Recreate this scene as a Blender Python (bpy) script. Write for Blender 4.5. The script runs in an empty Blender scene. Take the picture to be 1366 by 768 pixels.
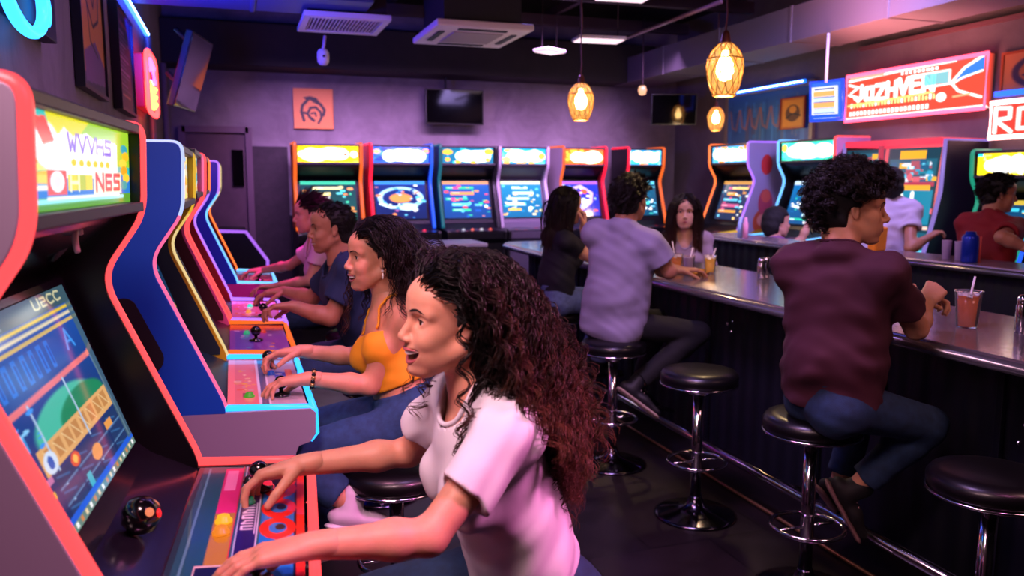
import bpy, bmesh, math, random
import numpy as np
from mathutils import Vector, Matrix
D = bpy.data; SC = bpy.context.scene; COL = SC.collection
PI = math.pi
# ------------------------------------------------------------------ camera
FPX = 1080.0; CAMZ = 1.6
PITCH = math.atan(142 / FPX); YAW = math.atan(373 / FPX * math.cos(PITCH))
_F = np.array([math.sin(YAW) * math.cos(PITCH), math.cos(YAW) * math.cos(PITCH), -math.sin(PITCH)])
_R = np.array([math.cos(YAW), -math.sin(YAW), 0.0]); _U = np.cross(_R, _F); _O = np.array([0, 0, CAMZ])
def _ray(x, y): return _F + _R * (x - 683) / FPX + _U * (384 - y) / FPX
def atY(x, y, Y): r = _ray(x, y); return _O + r * (Y / r[1])
def atX(x, y, X): r = _ray(x, y); return _O + r * (X / r[0])
def atZ(x, y, Z): r = _ray(x, y); return _O + r * ((Z - CAMZ) / r[2])
def atD(x, y, d): return _O + _ray(x, y) * d
cam = D.objects.new('camera', D.cameras.new('camera')); COL.objects.link(cam)
cam.location = (0, 0, CAMZ); cam.rotation_euler = (PI / 2 - PITCH, 0, -YAW)
cam.data.sensor_width = 36; cam.data.lens = 36 * FPX / 1366; cam.data.clip_start = 0.02
cam.data.dof.use_dof = True; cam.data.dof.focus_distance = 2.35; cam.data.dof.aperture_fstop = 3.4
SC.camera = cam
SC.view_settings.view_transform = 'Standard'; SC.view_settings.look = 'None'
SC.view_settings.exposure = 0.0; SC.view_settings.gamma = 1.0
try: SC.view_settings.use_curve_mapping = False
except Exception: pass

# ------------------------------------------------------------------ colour + materials
def lin(c):
    if isinstance(c, str):
        c = c.lstrip('#'); c = [int(c[i:i + 2], 16) / 255 for i in (0, 2, 4)]
    return tuple(((v / 12.92) if v <= 0.04045 else ((v + 0.055) / 1.055) ** 2.4) for v in c[:3])
_mc = {}
def mat(name, c, rough=0.6, metal=0.0, spec=0.5, sss=0, coat=0, noise=0, nscale=8, bump=0, bscale=60, em=None, ems=0, trans=0, ior=1.45, aniso=None, alpha=None):
    if name in _mc: return _mc[name]
    m = D.materials.new(name); m.use_nodes = True; nt = m.node_tree; b = nt.nodes['Principled BSDF']
    L = lin(c)
    b.inputs['Base Color'].default_value = (*L, 1); b.inputs['Roughness'].default_value = rough
    b.inputs['Metallic'].default_value = metal; b.inputs['Specular IOR Level'].default_value = spec
    b.inputs['IOR'].default_value = ior
    if sss:
        b.inputs['Subsurface Weight'].default_value = sss; b.inputs['Subsurface Radius'].default_value = (0.9, 0.3, 0.15); b.inputs['Subsurface Scale'].default_value = 0.012
    if coat: b.inputs['Coat Weight'].default_value = coat; b.inputs['Coat Roughness'].default_value = 0.12
    if trans: b.inputs['Transmission Weight'].default_value = trans
    if em: b.inputs['Emission Color'].default_value = (*lin(em), 1); b.inputs['Emission Strength'].default_value = ems
    if noise or bump:
        tc = nt.nodes.new('ShaderNodeTexCoord')
    if noise:
        n = nt.nodes.new('ShaderNodeTexNoise'); n.inputs['Scale'].default_value = nscale; n.inputs['Detail'].default_value = 6
        r = nt.nodes.new('ShaderNodeValToRGB')
        r.color_ramp.elements[0].color = (*[v * (1 - noise) for v in L], 1); r.color_ramp.elements[0].position = 0.3
        r.color_ramp.elements[1].color = (*[min(1, v * (1 + noise)) for v in L], 1); r.color_ramp.elements[1].position = 0.7
        nt.links.new(tc.outputs['Object'], n.inputs['Vector']); nt.links.new(n.outputs['Fac'], r.inputs['Fac']); nt.links.new(r.outputs['Color'], b.inputs['Base Color'])
    if bump:
        n2 = nt.nodes.new('ShaderNodeTexNoise'); n2.inputs['Scale'].default_value = bscale; n2.inputs['Detail'].default_value = 4
        bp = nt.nodes.new('ShaderNodeBump'); bp.inputs['Strength'].default_value = bump; bp.inputs['Distance'].default_value = 0.01
        nt.links.new(tc.outputs['Object'], n2.inputs['Vector']); nt.links.new(n2.outputs['Fac'], bp.inputs['Height']); nt.links.new(bp.outputs['Normal'], b.inputs['Normal'])
    _mc[name] = m; return m
def glow(name, c, s):
    """a lit surface (neon tube, lit edging, lamp)"""
    if name in _mc: return _mc[name]
    m = mat(name, '101010', 0.4, em=c, ems=s); return m
def artmat(s, glossy=0.15, key=''):
    """lit display: emission colour from the artwork attribute"""
    k = 'lit_art_%s_%s' % (s, key)
    if k in _mc: return _mc[k]
    m = D.materials.new(k); m.use_nodes = True; nt = m.node_tree; b = nt.nodes['Principled BSDF']
    a = nt.nodes.new('ShaderNodeAttribute'); a.attribute_name = 'Col'
    b.inputs['Roughness'].default_value = glossy; b.inputs['Base Color'].default_value = (0.01, 0.01, 0.01, 1)
    nt.links.new(a.outputs['Color'], b.inputs['Emission Color']); b.inputs['Emission Strength'].default_value = s
    _mc[k] = m; return m
def printmat(rough=0.35, key='', coat=0):
    k = 'printed_art_%s_%s' % (rough, key)
    if k in _mc: return _mc[k]
    m = D.materials.new(k); m.use_nodes = True; nt = m.node_tree; b = nt.nodes['Principled BSDF']
    a = nt.nodes.new('ShaderNodeAttribute'); a.attribute_name = 'Col'
    b.inputs['Roughness'].default_value = rough; b.inputs['Coat Weight'].default_value = coat
    nt.links.new(a.outputs['Color'], b.inputs['Base Color'])
    _mc[k] = m; return m

# ------------------------------------------------------------------ mesh builder
class MB:
    def __init__(s): s.v = []; s.f = []; s.mi = []; s.sm = []
    def add(s, vs, fs, mi=0, smooth=False, M=None):
        o = len(s.v)
        if M is not None: vs = [tuple(M @ Vector(v)) for v in vs]
        s.v += [tuple(v) for v in vs]; s.f += [tuple(i + o for i in f) for f in fs]
        s.mi += [mi] * len(fs); s.sm += [smooth] * len(fs); return s
    def box(s, c, d, mi=0, M=None):
        x, y, z = [v / 2 for v in d]; cx, cy, cz = c
        vs = [(cx + i * x, cy + j * y, cz + k * z) for i in (-1, 1) for j in (-1, 1) for k in (-1, 1)]
        return s.add(vs, [(0, 1, 3, 2), (4, 6, 7, 5), (0, 4, 5, 1), (2, 3, 7, 6), (0, 2, 6, 4), (1, 5, 7, 3)], mi, False, M)
    def prism(s, pts, y0, y1, mi=0, M=None, axis='y'):
        n = len(pts)
        def P(p, t): return (p[0], t, p[1]) if axis == 'y' else ((p[0], p[1], t) if axis == 'z' else (t, p[0], p[1]))
        vs = [P(p, y0) for p in pts] + [P(p, y1) for p in pts]
        fs = [tuple(range(n))[::-1], tuple(range(n, 2 * n))] + [(i, (i + 1) % n, (i + 1) % n + n, i + n) for i in range(n)]
        return s.add(vs, fs, mi, False, M)
    def tube(s, path, r, n=8, mi=0, closed=False, M=None, caps=True, smooth=True):
        P = [Vector(p) for p in path]; m = len(P); vs = []; up = None
        R = r if hasattr(r, '__len__') else [r] * m
        for i, p in enumerate(P):
            a = P[(i - 1) % m] if (closed or i > 0) else p; b = P[(i + 1) % m] if (closed or i < m - 1) else p
            t = (b - a); t = t.normalized() if t.length > 1e-9 else Vector((0, 0, 1))
            if up is None: up = Vector((0, 0, 1)) if abs(t.z) < 0.9 else Vector((1, 0, 0))
            up = (up - t * up.dot(t)); up = up.normalized() if up.length > 1e-6 else t.orthogonal().normalized()
            w = t.cross(up)
            for k in range(n):
                a_ = 2 * PI * k / n; vs.append(tuple(p + (up * math.cos(a_) + w * math.sin(a_)) * R[i]))
        fs = []
        for i in range(m if closed else m - 1):
            j = (i + 1) % m
            for k in range(n): fs.append((i * n + k, i * n + (k + 1) % n, j * n + (k + 1) % n, j * n + k))
        if not closed and caps: fs += [tuple(range(n))[::-1], tuple((m - 1) * n + k for k in range(n))]
        return s.add(vs, fs, mi, smooth, M)
    def lathe(s, prof, n=24, mi=0, M=None, c=(0, 0, 0), smooth=True):
        vs = []; fs = []; m = len(prof)
        for r, z in prof:
            for k in range(n): a = 2 * PI * k / n; vs.append((c[0] + r * math.cos(a), c[1] + r * math.sin(a), c[2] + z))
        for i in range(m - 1):
            for k in range(n): fs.append((i * n + k, i * n + (k + 1) % n, (i + 1) * n + (k + 1) % n, (i + 1) * n + k))
        if prof[0][0] > 1e-5: fs.append(tuple(range(n))[::-1])
        if prof[-1][0] > 1e-5: fs.append(tuple((m - 1) * n + k for k in range(n)))
        return s.add(vs, fs, mi, smooth, M)
    def build(s, name, mats, parent=None, bevel=0, seg=2, M=None):
        me = D.meshes.new(name); me.from_pydata(s.v, [], s.f)
        for m in (mats if isinstance(mats, (list, tuple)) else [mats]): me.materials.append(m)
        me.polygons.foreach_set('material_index', s.mi); me.polygons.foreach_set('use_smooth', s.sm)
        me.validate(); me.update()
        o = D.objects.new(name, me); COL.objects.link(o)
        if parent: o.parent = parent
        if M is not None: o.matrix_local = M
        if bevel:
            b = o.modifiers.new('bevel', 'BEVEL'); b.width = bevel; b.segments = seg; b.limit_method = 'ANGLE'; b.angle_limit = 0.7
        return o
def thing(name, label, cat, loc=(0, 0, 0), rz=0, group=None):
    o = D.objects.new(name, None); COL.objects.link(o); o.location = loc; o.rotation_euler = (0, 0, rz); o.empty_display_size = .1
    return tag(o, label, cat, group)
def tag(o, label, cat, group=None, kind=None):
    o['label'] = label; o['category'] = cat
    if group: o['group'] = group
    if kind: o['kind'] = kind
    return o
def struct(o): o['kind'] = 'structure'; return o
def box(name, c, d, m, parent=None, bevel=0, rz=0, **k):
    M = Matrix.Translation(c) @ Matrix.Rotation(rz, 4, 'Z')
    return MB().box((0, 0, 0), d).build(name, m, parent, bevel, M=M)
def copy_tree(o, parent=None):
    c = o.copy(); COL.objects.link(c)
    if parent is not None: c.parent = parent
    for ch in list(o.children): copy_tree(ch, c)
    return c
def frame_from(x=None, z=None, origin=(0, 0, 0)):
    """4x4 with local x along x and local z near z"""
    X = Vector(x).normalized(); Z = Vector(z); Y = Z.cross(X).normalized(); Z = X.cross(Y)
    M = Matrix((X, Y, Z)).transposed().to_4x4(); M.translation = Vector(origin); return M

# ------------------------------------------------------------------ drawing onto small colour grids
class Art:
    """a little painter: W x H colour cells, origin top-left, units 0..1"""
    def __init__(s, W, H, bg):
        s.W, s.H = W, H; s.a = np.zeros((H, W, 3)); s.a[:] = s.c(bg)
        yy, xx = np.mgrid[0:H, 0:W]; s.x = (xx + .5) / W; s.y = (yy + .5) / H; s.asp = W / H
    def c(s, c): return np.array([int(c[i:i + 2], 16) / 255 for i in (0, 2, 4)]) if isinstance(c, str) else np.array(c)
    def put(s, m, c, al=1.0): m = np.clip(m, 0, 1)[..., None] * al; s.a = s.a * (1 - m) + s.c(c) * m; return s
    def rect(s, x0, y0, x1, y1, c, al=1, r=0):
        return s.put(((s.x >= x0) & (s.x < x1) & (s.y >= y0) & (s.y < y1)).astype(float), c, al)
    def ell(s, cx, cy, rx, ry, c, al=1, soft=0.12):
        d = np.sqrt(((s.x - cx) / rx) ** 2 + ((s.y - cy) / ry) ** 2); return s.put((1 - d) / soft + .5, c, al)
    def ring(s, cx, cy, rx, ry, w, c, al=1):
        d = np.sqrt(((s.x - cx) / rx) ** 2 + ((s.y - cy) / ry) ** 2); return s.put((w - abs(d - 1)) / .06 + .5, c, al)
    def line(s, pts, w, c, al=1):
        """w in units of height"""
        X = s.x * s.asp; m = np.zeros_like(X)
        for (ax, ay), (bx, by) in zip(pts[:-1], pts[1:]):
            ax *= s.asp; bx *= s.asp; dx, dy = bx - ax, by - ay; L = dx * dx + dy * dy + 1e-12
            t = np.clip(((X - ax) * dx + (s.y - ay) * dy) / L, 0, 1)
            d = np.hypot(X - ax - t * dx, s.y - ay - t * dy); m = np.maximum(m, (w / 2 - d) * s.H + .5)
        return s.put(m, c, al)
    def poly(s, pts, c, al=1):
        m = np.zeros_like(s.x, bool); n = len(pts)
        for i in range(n):
            (x0, y0), (x1, y1) = pts[i], pts[(i + 1) % n]
            if y0 == y1: continue
            hit = ((y0 > s.y) != (y1 > s.y)) & (s.x < (x1 - x0) * (s.y - y0) / (y1 - y0) + x0); m ^= hit
        return s.put(m.astype(float), c, al)
    def vgrad(s, c0, c1):
        s.a[:] = s.c(c0) * (1 - s.y[..., None]) + s.c(c1) * s.y[..., None]; return s
    def text(s, t, x, y, h, w, c, wt=.16, al=1, skew=0):
        """stroke letters; (x,y) top-left of the line, h height, w advance per letter"""
        for ch in t:
            for st in GLY.get(ch, []):
                s.line([(x + (px * .75 + skew * (1 - py)) * w, y + py * h) for px, py in st], h * wt, c, al)
            x += w
        return s
    def specks(s, rnd, n, cols, x0, y0, x1, y1, rw=.03, rh=.03):
        for _ in range(n):
            cx, cy = rnd.uniform(x0, x1), rnd.uniform(y0, y1)
            if rnd.random() < .5: s.ell(cx, cy, rnd.uniform(.3, 1) * rw, rnd.uniform(.3, 1) * rh, rnd.choice(cols))
            else: a, b = rnd.uniform(.3, 1) * rw, rnd.uniform(.2, .7) * rh; s.rect(cx - a, cy - b, cx + a, cy + b, rnd.choice(cols))
        return s
_O_ = [(.1, .1), (.9, .1), (.9, .9), (.1, .9), (.1, .1)]
GLY = {'A': [[(0, 1), (.5, 0), (1, 1)], [(.2, .65), (.8, .65)]], 'B': [[(0, 0), (0, 1), (.9, .9), (.9, .55), (0, .5), (.8, .4), (.8, .05), (0, 0)]],
 'C': [[(1, .1), (.3, 0), (0, .3), (0, .7), (.3, 1), (1, .9)]], 'D': [[(0, 0), (0, 1), (.7, .95), (1, .6), (1, .4), (.7, .05), (0, 0)]],
 'E': [[(1, 0), (0, 0), (0, 1), (1, 1)], [(0, .5), (.8, .5)]], 'F': [[(1, 0), (0, 0), (0, 1)], [(0, .5), (.8, .5)]],
 'G': [[(1, .1), (.3, 0), (0, .3), (0, .7), (.3, 1), (1, .9), (1, .55), (.6, .55)]], 'H': [[(0, 0), (0, 1)], [(1, 0), (1, 1)], [(0, .5), (1, .5)]],
 'I': [[(.5, 0), (.5, 1)]], 'J': [[(.9, 0), (.9, .8), (.5, 1), (.1, .8)]], 'K': [[(0, 0), (0, 1)], [(1, 0), (0, .55), (1, 1)]], 'L': [[(0, 0), (0, 1), (1, 1)]],
 'M': [[(0, 1), (0, 0), (.5, .6), (1, 0), (1, 1)]], 'N': [[(0, 1), (0, 0), (1, 1), (1, 0)]], 'O': [_O_],
 'P': [[(0, 1), (0, 0), (.9, .05), (.9, .5), (0, .55)]], 'R': [[(0, 1), (0, 0), (.9, .05), (.9, .45), (0, .5), (1, 1)]],
 'S': [[(1, .05), (.1, .05), (.05, .45), (.95, .55), (.9, .95), (0, .95)]], 'T': [[(0, 0), (1, 0)], [(.5, 0), (.5, 1)]], 'U': [[(0, 0), (0, .9), (.5, 1), (1, .9), (1, 0)]],
 'V': [[(0, 0), (.5, 1), (1, 0)]], 'W': [[(0, 0), (.25, 1), (.5, .4), (.75, 1), (1, 0)]], 'X': [[(0, 0), (1, 1)], [(1, 0), (0, 1)]],
 'Y': [[(0, 0), (.5, .5), (1, 0)], [(.5, .5), (.5, 1)]], 'Z': [[(0, 0), (1, 0), (0, 1), (1, 1)]],
 '0': [_O_], '1': [[(.2, .2), (.5, 0), (.5, 1)]], '2': [[(.1, .1), (.9, .1), (.9, .5), (.1, .5), (.1, .95), (.95, .95)]], '3': [[(0, .05), (.9, .05), (.9, .95), (0, .95)], [(.2, .5), (.9, .5)]],
 '5': [[(1, .03), (.1, .03), (.08, .45), (.9, .48), (.9, .95), (0, .95)]], '6': [[(.95, .05), (.1, .05), (.1, .95), (.9, .95), (.9, .5), (.1, .5)]], '8': [_O_, [(.1, .5), (.9, .5)]],
 '-': [[(.1, .5), (.9, .5)]], '.': [[(.4, .95), (.6, .95)]], '#': [[(.1, .1), (.9, .1), (.9, .9), (.1, .9), (.1, .1), (.9, .9)]]}
def art_panel(name, art, corners, m, parent=None, thick=0.006, step=1):
    """corners TL,TR,BR,BL; a thin solid panel whose face carries the artwork"""
    a = art.a if isinstance(art, Art) else art
    H, W = a.shape[:2]; TL, TR, BR, BL = [np.array(c, float) for c in corners]
    u = np.linspace(0, 1, W)[None, :, None]; v = np.linspace(0, 1, H)[:, None, None]
    P = (TL * (1 - u) + TR * u) * (1 - v) + (BL * (1 - u) + BR * u) * v
    n = np.cross(BL - TL, TR - TL); n = n / np.linalg.norm(n)
    vs = P.reshape(-1, 3); N = W * H
    idx = np.arange(N).reshape(H, W)
    q = np.stack([idx[:-1, :-1], idx[1:, :-1], idx[1:, 1:], idx[:-1, 1:]], -1).reshape(-1, 4)
    back = np.array([TL, TR, BR, BL]) - n * thick
    vs = np.vstack([vs, back]); c = [idx[0, 0], idx[0, -1], idx[-1, -1], idx[-1, 0]]
    fs = q.tolist()
    fs.append((N, N + 1, N + 2, N + 3))
    edges = [idx[0, ::-1].tolist(), idx[::-1, -1].tolist(), idx[-1, :].tolist(), idx[:, 0].tolist()]
    fs.append(tuple(idx[0, ::-1].tolist()[::-1][::-1]) + (N, N + 1)); fs.append(tuple(idx[::-1, -1].tolist()) + (N + 1, N + 2))
    fs.append(tuple(idx[-1, :].tolist()) + (N + 2, N + 3)); fs.append(tuple(idx[:, 0].tolist()) + (N + 3, N))
    me = D.meshes.new(name); me.from_pydata(vs.tolist(), [], fs); me.materials.append(m)
    colr = np.ones((N + 4, 4), np.float32); A = a.reshape(-1, 3); colr[:N, :3] = np.where(A <= .04045, A / 12.92, ((np.clip(A, 0, 1) + .055) / 1.055) ** 2.4); colr[N:, :3] = 0.01
    at = me.attributes.new('Col', 'FLOAT_COLOR', 'POINT'); at.data.foreach_set('color', colr.ravel())
    me.update(); o = D.objects.new(name, me); COL.objects.link(o)
    if parent: o.parent = parent
    return o
# ------------------------------------------------------------------ implicit sculpting (numpy)
def V(*a): return np.array(a if len(a) > 1 else a[0], dtype=np.float64)
def unit(v): v = np.asarray(v, float); return v / (np.linalg.norm(v) + 1e-12)
class Prim:
    def __init__(s, lo, hi, fn): s.lo, s.hi, s.fn = np.asarray(lo, float), np.asarray(hi, float), fn
def cone(a, b, ra, rb, fl=None, flk=1.0):
    """rounded cone a->b ; optional flattening direction fl (thickness along fl scaled by flk)"""
    a, b = V(a), V(b); ab = b - a; L = ab @ ab + 1e-12; R = max(ra, rb)
    if fl is not None: fl = unit(fl)
    def fn(P):
        q = P - a; t = np.clip((q @ ab) / L, 0, 1)[..., None]; e = q - t * ab
        if fl is not None: e = e + (e @ fl)[..., None] * fl * (1 / flk - 1)
        return np.sqrt((e * e).sum(-1)) - (ra + (rb - ra) * t[..., 0])
    return Prim(np.minimum(a, b) - R, np.maximum(a, b) + R, fn)
def ell(c, r, M=None):
    c, r = V(c), V(r); R = r.max()
    def fn(P):
        q = P - c
        if M is not None: q = q @ M       # columns of M are local axes
        k0 = np.sqrt(((q / r) ** 2).sum(-1)); k1 = np.sqrt(((q / (r * r)) ** 2).sum(-1)) + 1e-9
        return k0 * (k0 - 1) / k1
    return Prim(c - R, c + R, fn)
def rbox(c, hw, rad, M=None):
    c, hw = V(c), V(hw) - rad; R = np.linalg.norm(hw) + rad
    def fn(P):
        q = P - c
        if M is not None: q = q @ M
        q = np.abs(q) - hw
        return np.sqrt((np.maximum(q, 0) ** 2).sum(-1)) + np.minimum(q.max(-1), 0) - rad
    return Prim(c - R, c + R, fn)
def infl(p, e): return Prim(p.lo - e, p.hi + e, lambda P: p.fn(P) - e)
def clipped(p, planes, k=0.004):
    """keep the side where (P-o).n < 0"""
    pl = [(V(o), unit(n)) for o, n in planes]
    def fn(P):
        d = p.fn(P)
        for o, n in pl: d = smax(d, (P - o) @ n, k)
        return d
    return Prim(p.lo, p.hi, fn)
def smin(a, b, k):
    if k <= 0: return np.minimum(a, b)
    h = np.maximum(k - np.abs(a - b), 0) / k; return np.minimum(a, b) - h * h * k * .25
def smax(a, b, k): return -smin(-a, -b, k)
class Field:
    def __init__(s, prims, h, pad=0.02):
        lo = np.min([p.lo for p in prims], 0) - pad; hi = np.max([p.hi for p in prims], 0) + pad
        s.h = h; s.lo = lo; s.n = np.ceil((hi - lo) / h).astype(int) + 1
        s.d = np.full(s.n, 0.05, np.float32); s.ax = [lo[i] + h * np.arange(s.n[i]) for i in range(3)]
    def _box(s, p, m):
        a = np.clip(((p.lo - m - s.lo) / s.h).astype(int), 0, s.n); b = np.clip(((p.hi + m - s.lo) / s.h).astype(int) + 2, 0, s.n)
        return tuple(slice(i, j) for i, j in zip(a, b))
    def pts(s, sl): return np.stack(np.meshgrid(*[s.ax[i][sl[i]] for i in range(3)], indexing='ij'), -1)
    def add(s, p, k=0.02):
        sl = s._box(p, k + .012)
        if min(s.d[sl].shape) == 0: return s
        s.d[sl] = smin(s.d[sl], p.fn(s.pts(sl)), k); return s
    def sub(s, p, k=0.006):
        sl = s._box(p, k + .004)
        if min(s.d[sl].shape) == 0: return s
        s.d[sl] = smax(s.d[sl], -p.fn(s.pts(sl)), k); return s
    def cut(s, o, n, k=0.004):
        o, n = V(o), unit(n); g = [(s.ax[i] - o[i]) * n[i] for i in range(3)]
        pl = g[0][:, None, None] + g[1][None, :, None] + g[2][None, None, :]; s.d = smax(s.d, pl.astype(np.float32), k); return s
    def warp(s, fn, band=0.03):
        m = np.abs(s.d) < band; i = np.argwhere(m); P = s.lo + i * s.h; s.d[m] += fn(P).astype(np.float32); return s
    def mesh(s):
        d = s.d; d[0] = d[-1] = .05; d[:, 0] = d[:, -1] = .05; d[:, :, 0] = d[:, :, -1] = .05
        neg = d < 0; c = np.zeros(np.array(d.shape) - 1, np.int8)
        for i in (0, 1):
            for j in (0, 1):
                for k in (0, 1): c += neg[i:neg.shape[0] - 1 + i, j:neg.shape[1] - 1 + j, k:neg.shape[2] - 1 + k]
        act = (c > 0) & (c < 8); ix = np.argwhere(act); idm = np.full(act.shape, -1, np.int32); idm[act] = np.arange(len(ix))
        cor = np.array([(i, j, k) for i in (0, 1) for j in (0, 1) for k in (0, 1)])
        vals = np.stack([d[ix[:, 0] + a, ix[:, 1] + b, ix[:, 2] + e] for a, b, e in cor], 1).astype(np.float64)
        acc = np.zeros((len(ix), 3)); cnt = np.zeros(len(ix))
        for a in range(8):
            for b in range(a + 1, 8):
                if np.abs(cor[a] - cor[b]).sum() != 1: continue
                va, vb = vals[:, a], vals[:, b]; m = (va < 0) != (vb < 0); t = np.where(m, va / np.where(m, va - vb, 1), 0)
                acc += np.where(m[:, None], cor[a] + t[:, None] * (cor[b] - cor[a]), 0); cnt += m
        P = s.lo + (ix + acc / np.maximum(cnt, 1)[:, None]) * s.h
        F = []
        for ax in range(3):
            u, v = (ax + 1) % 3, (ax + 2) % 3
            a = [slice(None)] * 3; b = [slice(None)] * 3; a[ax] = slice(0, -1); b[ax] = slice(1, None)
            sa, sb = neg[tuple(a)], neg[tuple(b)]; e = np.argwhere(sa != sb); 
            if not len(e): continue
            fl = sa[e[:, 0], e[:, 1], e[:, 2]]
            eu = np.zeros(3, int); eu[u] = 1; ev = np.zeros(3, int); ev[v] = 1
            g = lambda q: idm[q[:, 0], q[:, 1], q[:, 2]]
            q = np.stack([g(e - eu - ev), g(e - ev), g(e), g(e - eu)], 1)
            q = np.where(fl[:, None], q, q[:, ::-1]); F.append(q)
        return P, np.vstack(F)
def np_mesh(name, parts, m, parent=None, off=None, smooth=True, attr=None):
    """parts: list of (verts, quads)"""
    vs, fs, o = [], [], 0
    for P, F in parts: vs.append(P); fs.append(F + o); o += len(P)
    P = np.vstack(vs); F = np.vstack(fs)
    if off is not None: P = P - off
    me = D.meshes.new(name); me.vertices.add(len(P)); me.vertices.foreach_set('co', P.astype(np.float32).ravel())
    k = F.shape[1]; me.loops.add(F.size); me.loops.foreach_set('vertex_index', F.astype(np.int32).ravel())
    me.polygons.add(len(F)); me.polygons.foreach_set('loop_start', np.arange(0, F.size, k, dtype=np.int32))
    me.polygons.foreach_set('loop_total', np.full(len(F), k, np.int32))
    me.polygons.foreach_set('use_smooth', np.full(len(F), smooth))
    if attr is not None: a = me.attributes.new('tip', 'FLOAT', 'POINT'); a.data.foreach_set('value', attr.astype(np.float32))
    me.materials.append(m); me.update(calc_edges=True); me.validate()
    o = D.objects.new(name, me); COL.objects.link(o)
    if parent: o.parent = parent
    return o
def strands_mesh(path, rad, sides=3):
    """path (n, m, 3), rad (n, m) -> verts, quads, tip attribute"""
    n, m, _ = path.shape; t = np.gradient(path, axis=1); t /= np.linalg.norm(t, axis=2, keepdims=True) + 1e-9
    ref = np.where(np.abs(t[..., 2:3]) < .9, np.array([0, 0, 1.]), np.array([1., 0, 0])); a = np.cross(t, ref); a /= np.linalg.norm(a, axis=2, keepdims=True) + 1e-9; b = np.cross(t, a)
    ang = 2 * PI * np.arange(sides) / sides
    R = path[:, :, None] + (a[:, :, None] * np.cos(ang)[:, None] + b[:, :, None] * np.sin(ang)[:, None]) * rad[:, :, None, None]
    idx = np.arange(n * m * sides).reshape(n, m, sides); i0 = idx[:, :-1]; i1 = idx[:, 1:]
    q = np.stack([i0, np.roll(i0, -1, 2), np.roll(i1, -1, 2), i1], -1).reshape(-1, 4)
    tip = np.repeat(np.tile(np.linspace(0, 1, m), n), sides)
    return R.reshape(-1, 3), q, tip
def wrinkle(seed, amp=0.003, f=28, dirn=(1, 0.3, .6)):
    r = np.random.RandomState(seed); D_ = [unit(V(dirn) + r.randn(3) * .35) for _ in range(4)]; E_ = [r.randn(3) for _ in range(4)]; ph = r.rand(4) * 6
    def fn(P):
        o = 0
        for i in range(4): o = o + np.sin(P @ D_[i] * f * (1 + .45 * i) + 1.6 * np.sin(P @ E_[i] * 9 + ph[i]) + ph[i]) / (1 + .5 * i)
        return o * amp * .6
    return fn
# ------------------------------------------------------------------ people
def skin(name, c): return mat(name, c, 0.48, sss=0.25, noise=0.06, nscale=30, bump=0.05, bscale=300)
FINGERS = [(.031, .040, .024, .019, .0088), (.0105, .044, .028, .020, .0090), (-.0105, .041, .026, .019, .0086), (-.030, .031, .019, .016, .0075)]
def hand_prims(w, hd, pn, side, bends, thumb=(.9, .35, .3), sc=1.0, spread=.12):
    """w wrist, hd wrist->knuckles, pn palm normal. side +1: thumb on (pn x hd) side. bends: per finger 3 angles"""
    X = unit(hd); Z = unit(V(pn) - X * (V(pn) @ X)); Y = np.cross(Z, X) * side    # thumb side = +Y
    W = V(w); P = lambda x, y, z: W + (X * x + Y * y - Z * z) * sc   # z positive = back of the hand
    body = [(ell(P(.048, .0, .002), V(.046, .036, .0165) * sc, np.stack([X, Y, Z], 1)), .012),
            (cone(P(-.03, 0, 0), P(.03, 0, 0), .024 * sc, .026 * sc, Z, .72), .015)]
    ch = []
    for fi, (y, l1, l2, l3, r) in enumerate(FINGERS):
        k = P(.088 - abs(fi - 1) * .005, y, .004); body.append((cone(P(.02, y * .55, .002), k, .0125 * sc, .0112 * sc), .012))
        p = k; a = 0; seg = []; sp = (1.2 - fi) * spread * .5
        for L, b, rr0, rr1 in zip((l1, l2, l3), bends[fi], (1.08, .98, .9), (.98, .9, .8)):
            a += b; d = (X * math.cos(a) + Z * math.sin(a)) ; d = unit(d + Y * sp * math.cos(a)); q = p + d * L * sc
            seg.append(cone(p, q, r * rr0 * sc, r * rr1 * sc)); p = q
        ch.append(seg)
    p = P(.012, .022, -.006); seg = []; a0, cz, b = thumb
    dirs = [(.75, a0, -cz), (.95, a0 * .7, -cz - b * .5), (1.0, a0 * .25, -cz - b)]
    for (dx, dy, dz), L, r0, r1 in zip(dirs, (.042, .033, .027), (.0145, .0118, .0105), (.0118, .0105, .0085)):
        q = p + unit(X * dx + Y * dy - Z * dz) * L * sc; seg.append(cone(p, q, r0 * sc, r1 * sc)); p = q
    ch.append(seg); tips = [c[-1] for c in ch]
    return body, ch, (W, X, Y, Z)
GRIP = [(.35, .75, .5), (.4, .8, .55), (.5, .85, .6), (.6, .9, .6)]
FLAT = [(.1, .25, .2), (.12, .3, .22), (.16, .32, .25), (.2, .35, .25)]
FIST = [(1.25, 1.5, .9)] * 4
REST = [(.3, .45, .3), (.35, .5, .35), (.4, .55, .4), (.45, .6, .4)]
def build_hand(h, w, el, hd, pn, side, bends, thumb=(.9, .35, .3), sc=1.0, spread=.12, rw=(.024, .0275)):
    body, ch, fr = hand_prims(w, hd, pn, side, bends, thumb, sc, spread)
    w = V(w); ad = unit(V(el) - w); wr = cone(w + ad * .06, w, rw[1] - .0020, rw[0])
    allp = [b[0] for b in body] + [wr] + [s for c in ch for s in c]
    F = Field(allp, h, .012)
    F.add(wr, 0)
    for p, k in body: F.add(p, k)
    for i, c in enumerate(ch):
        G = Field(c, h, .01); G.d[:] = .05
        for j, s in enumerate(c):
            F.add(s, .0025 if j else .008)
    F.cut(w + ad * .045, ad, .001)
    return F.mesh()
def nails(h): pass

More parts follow.
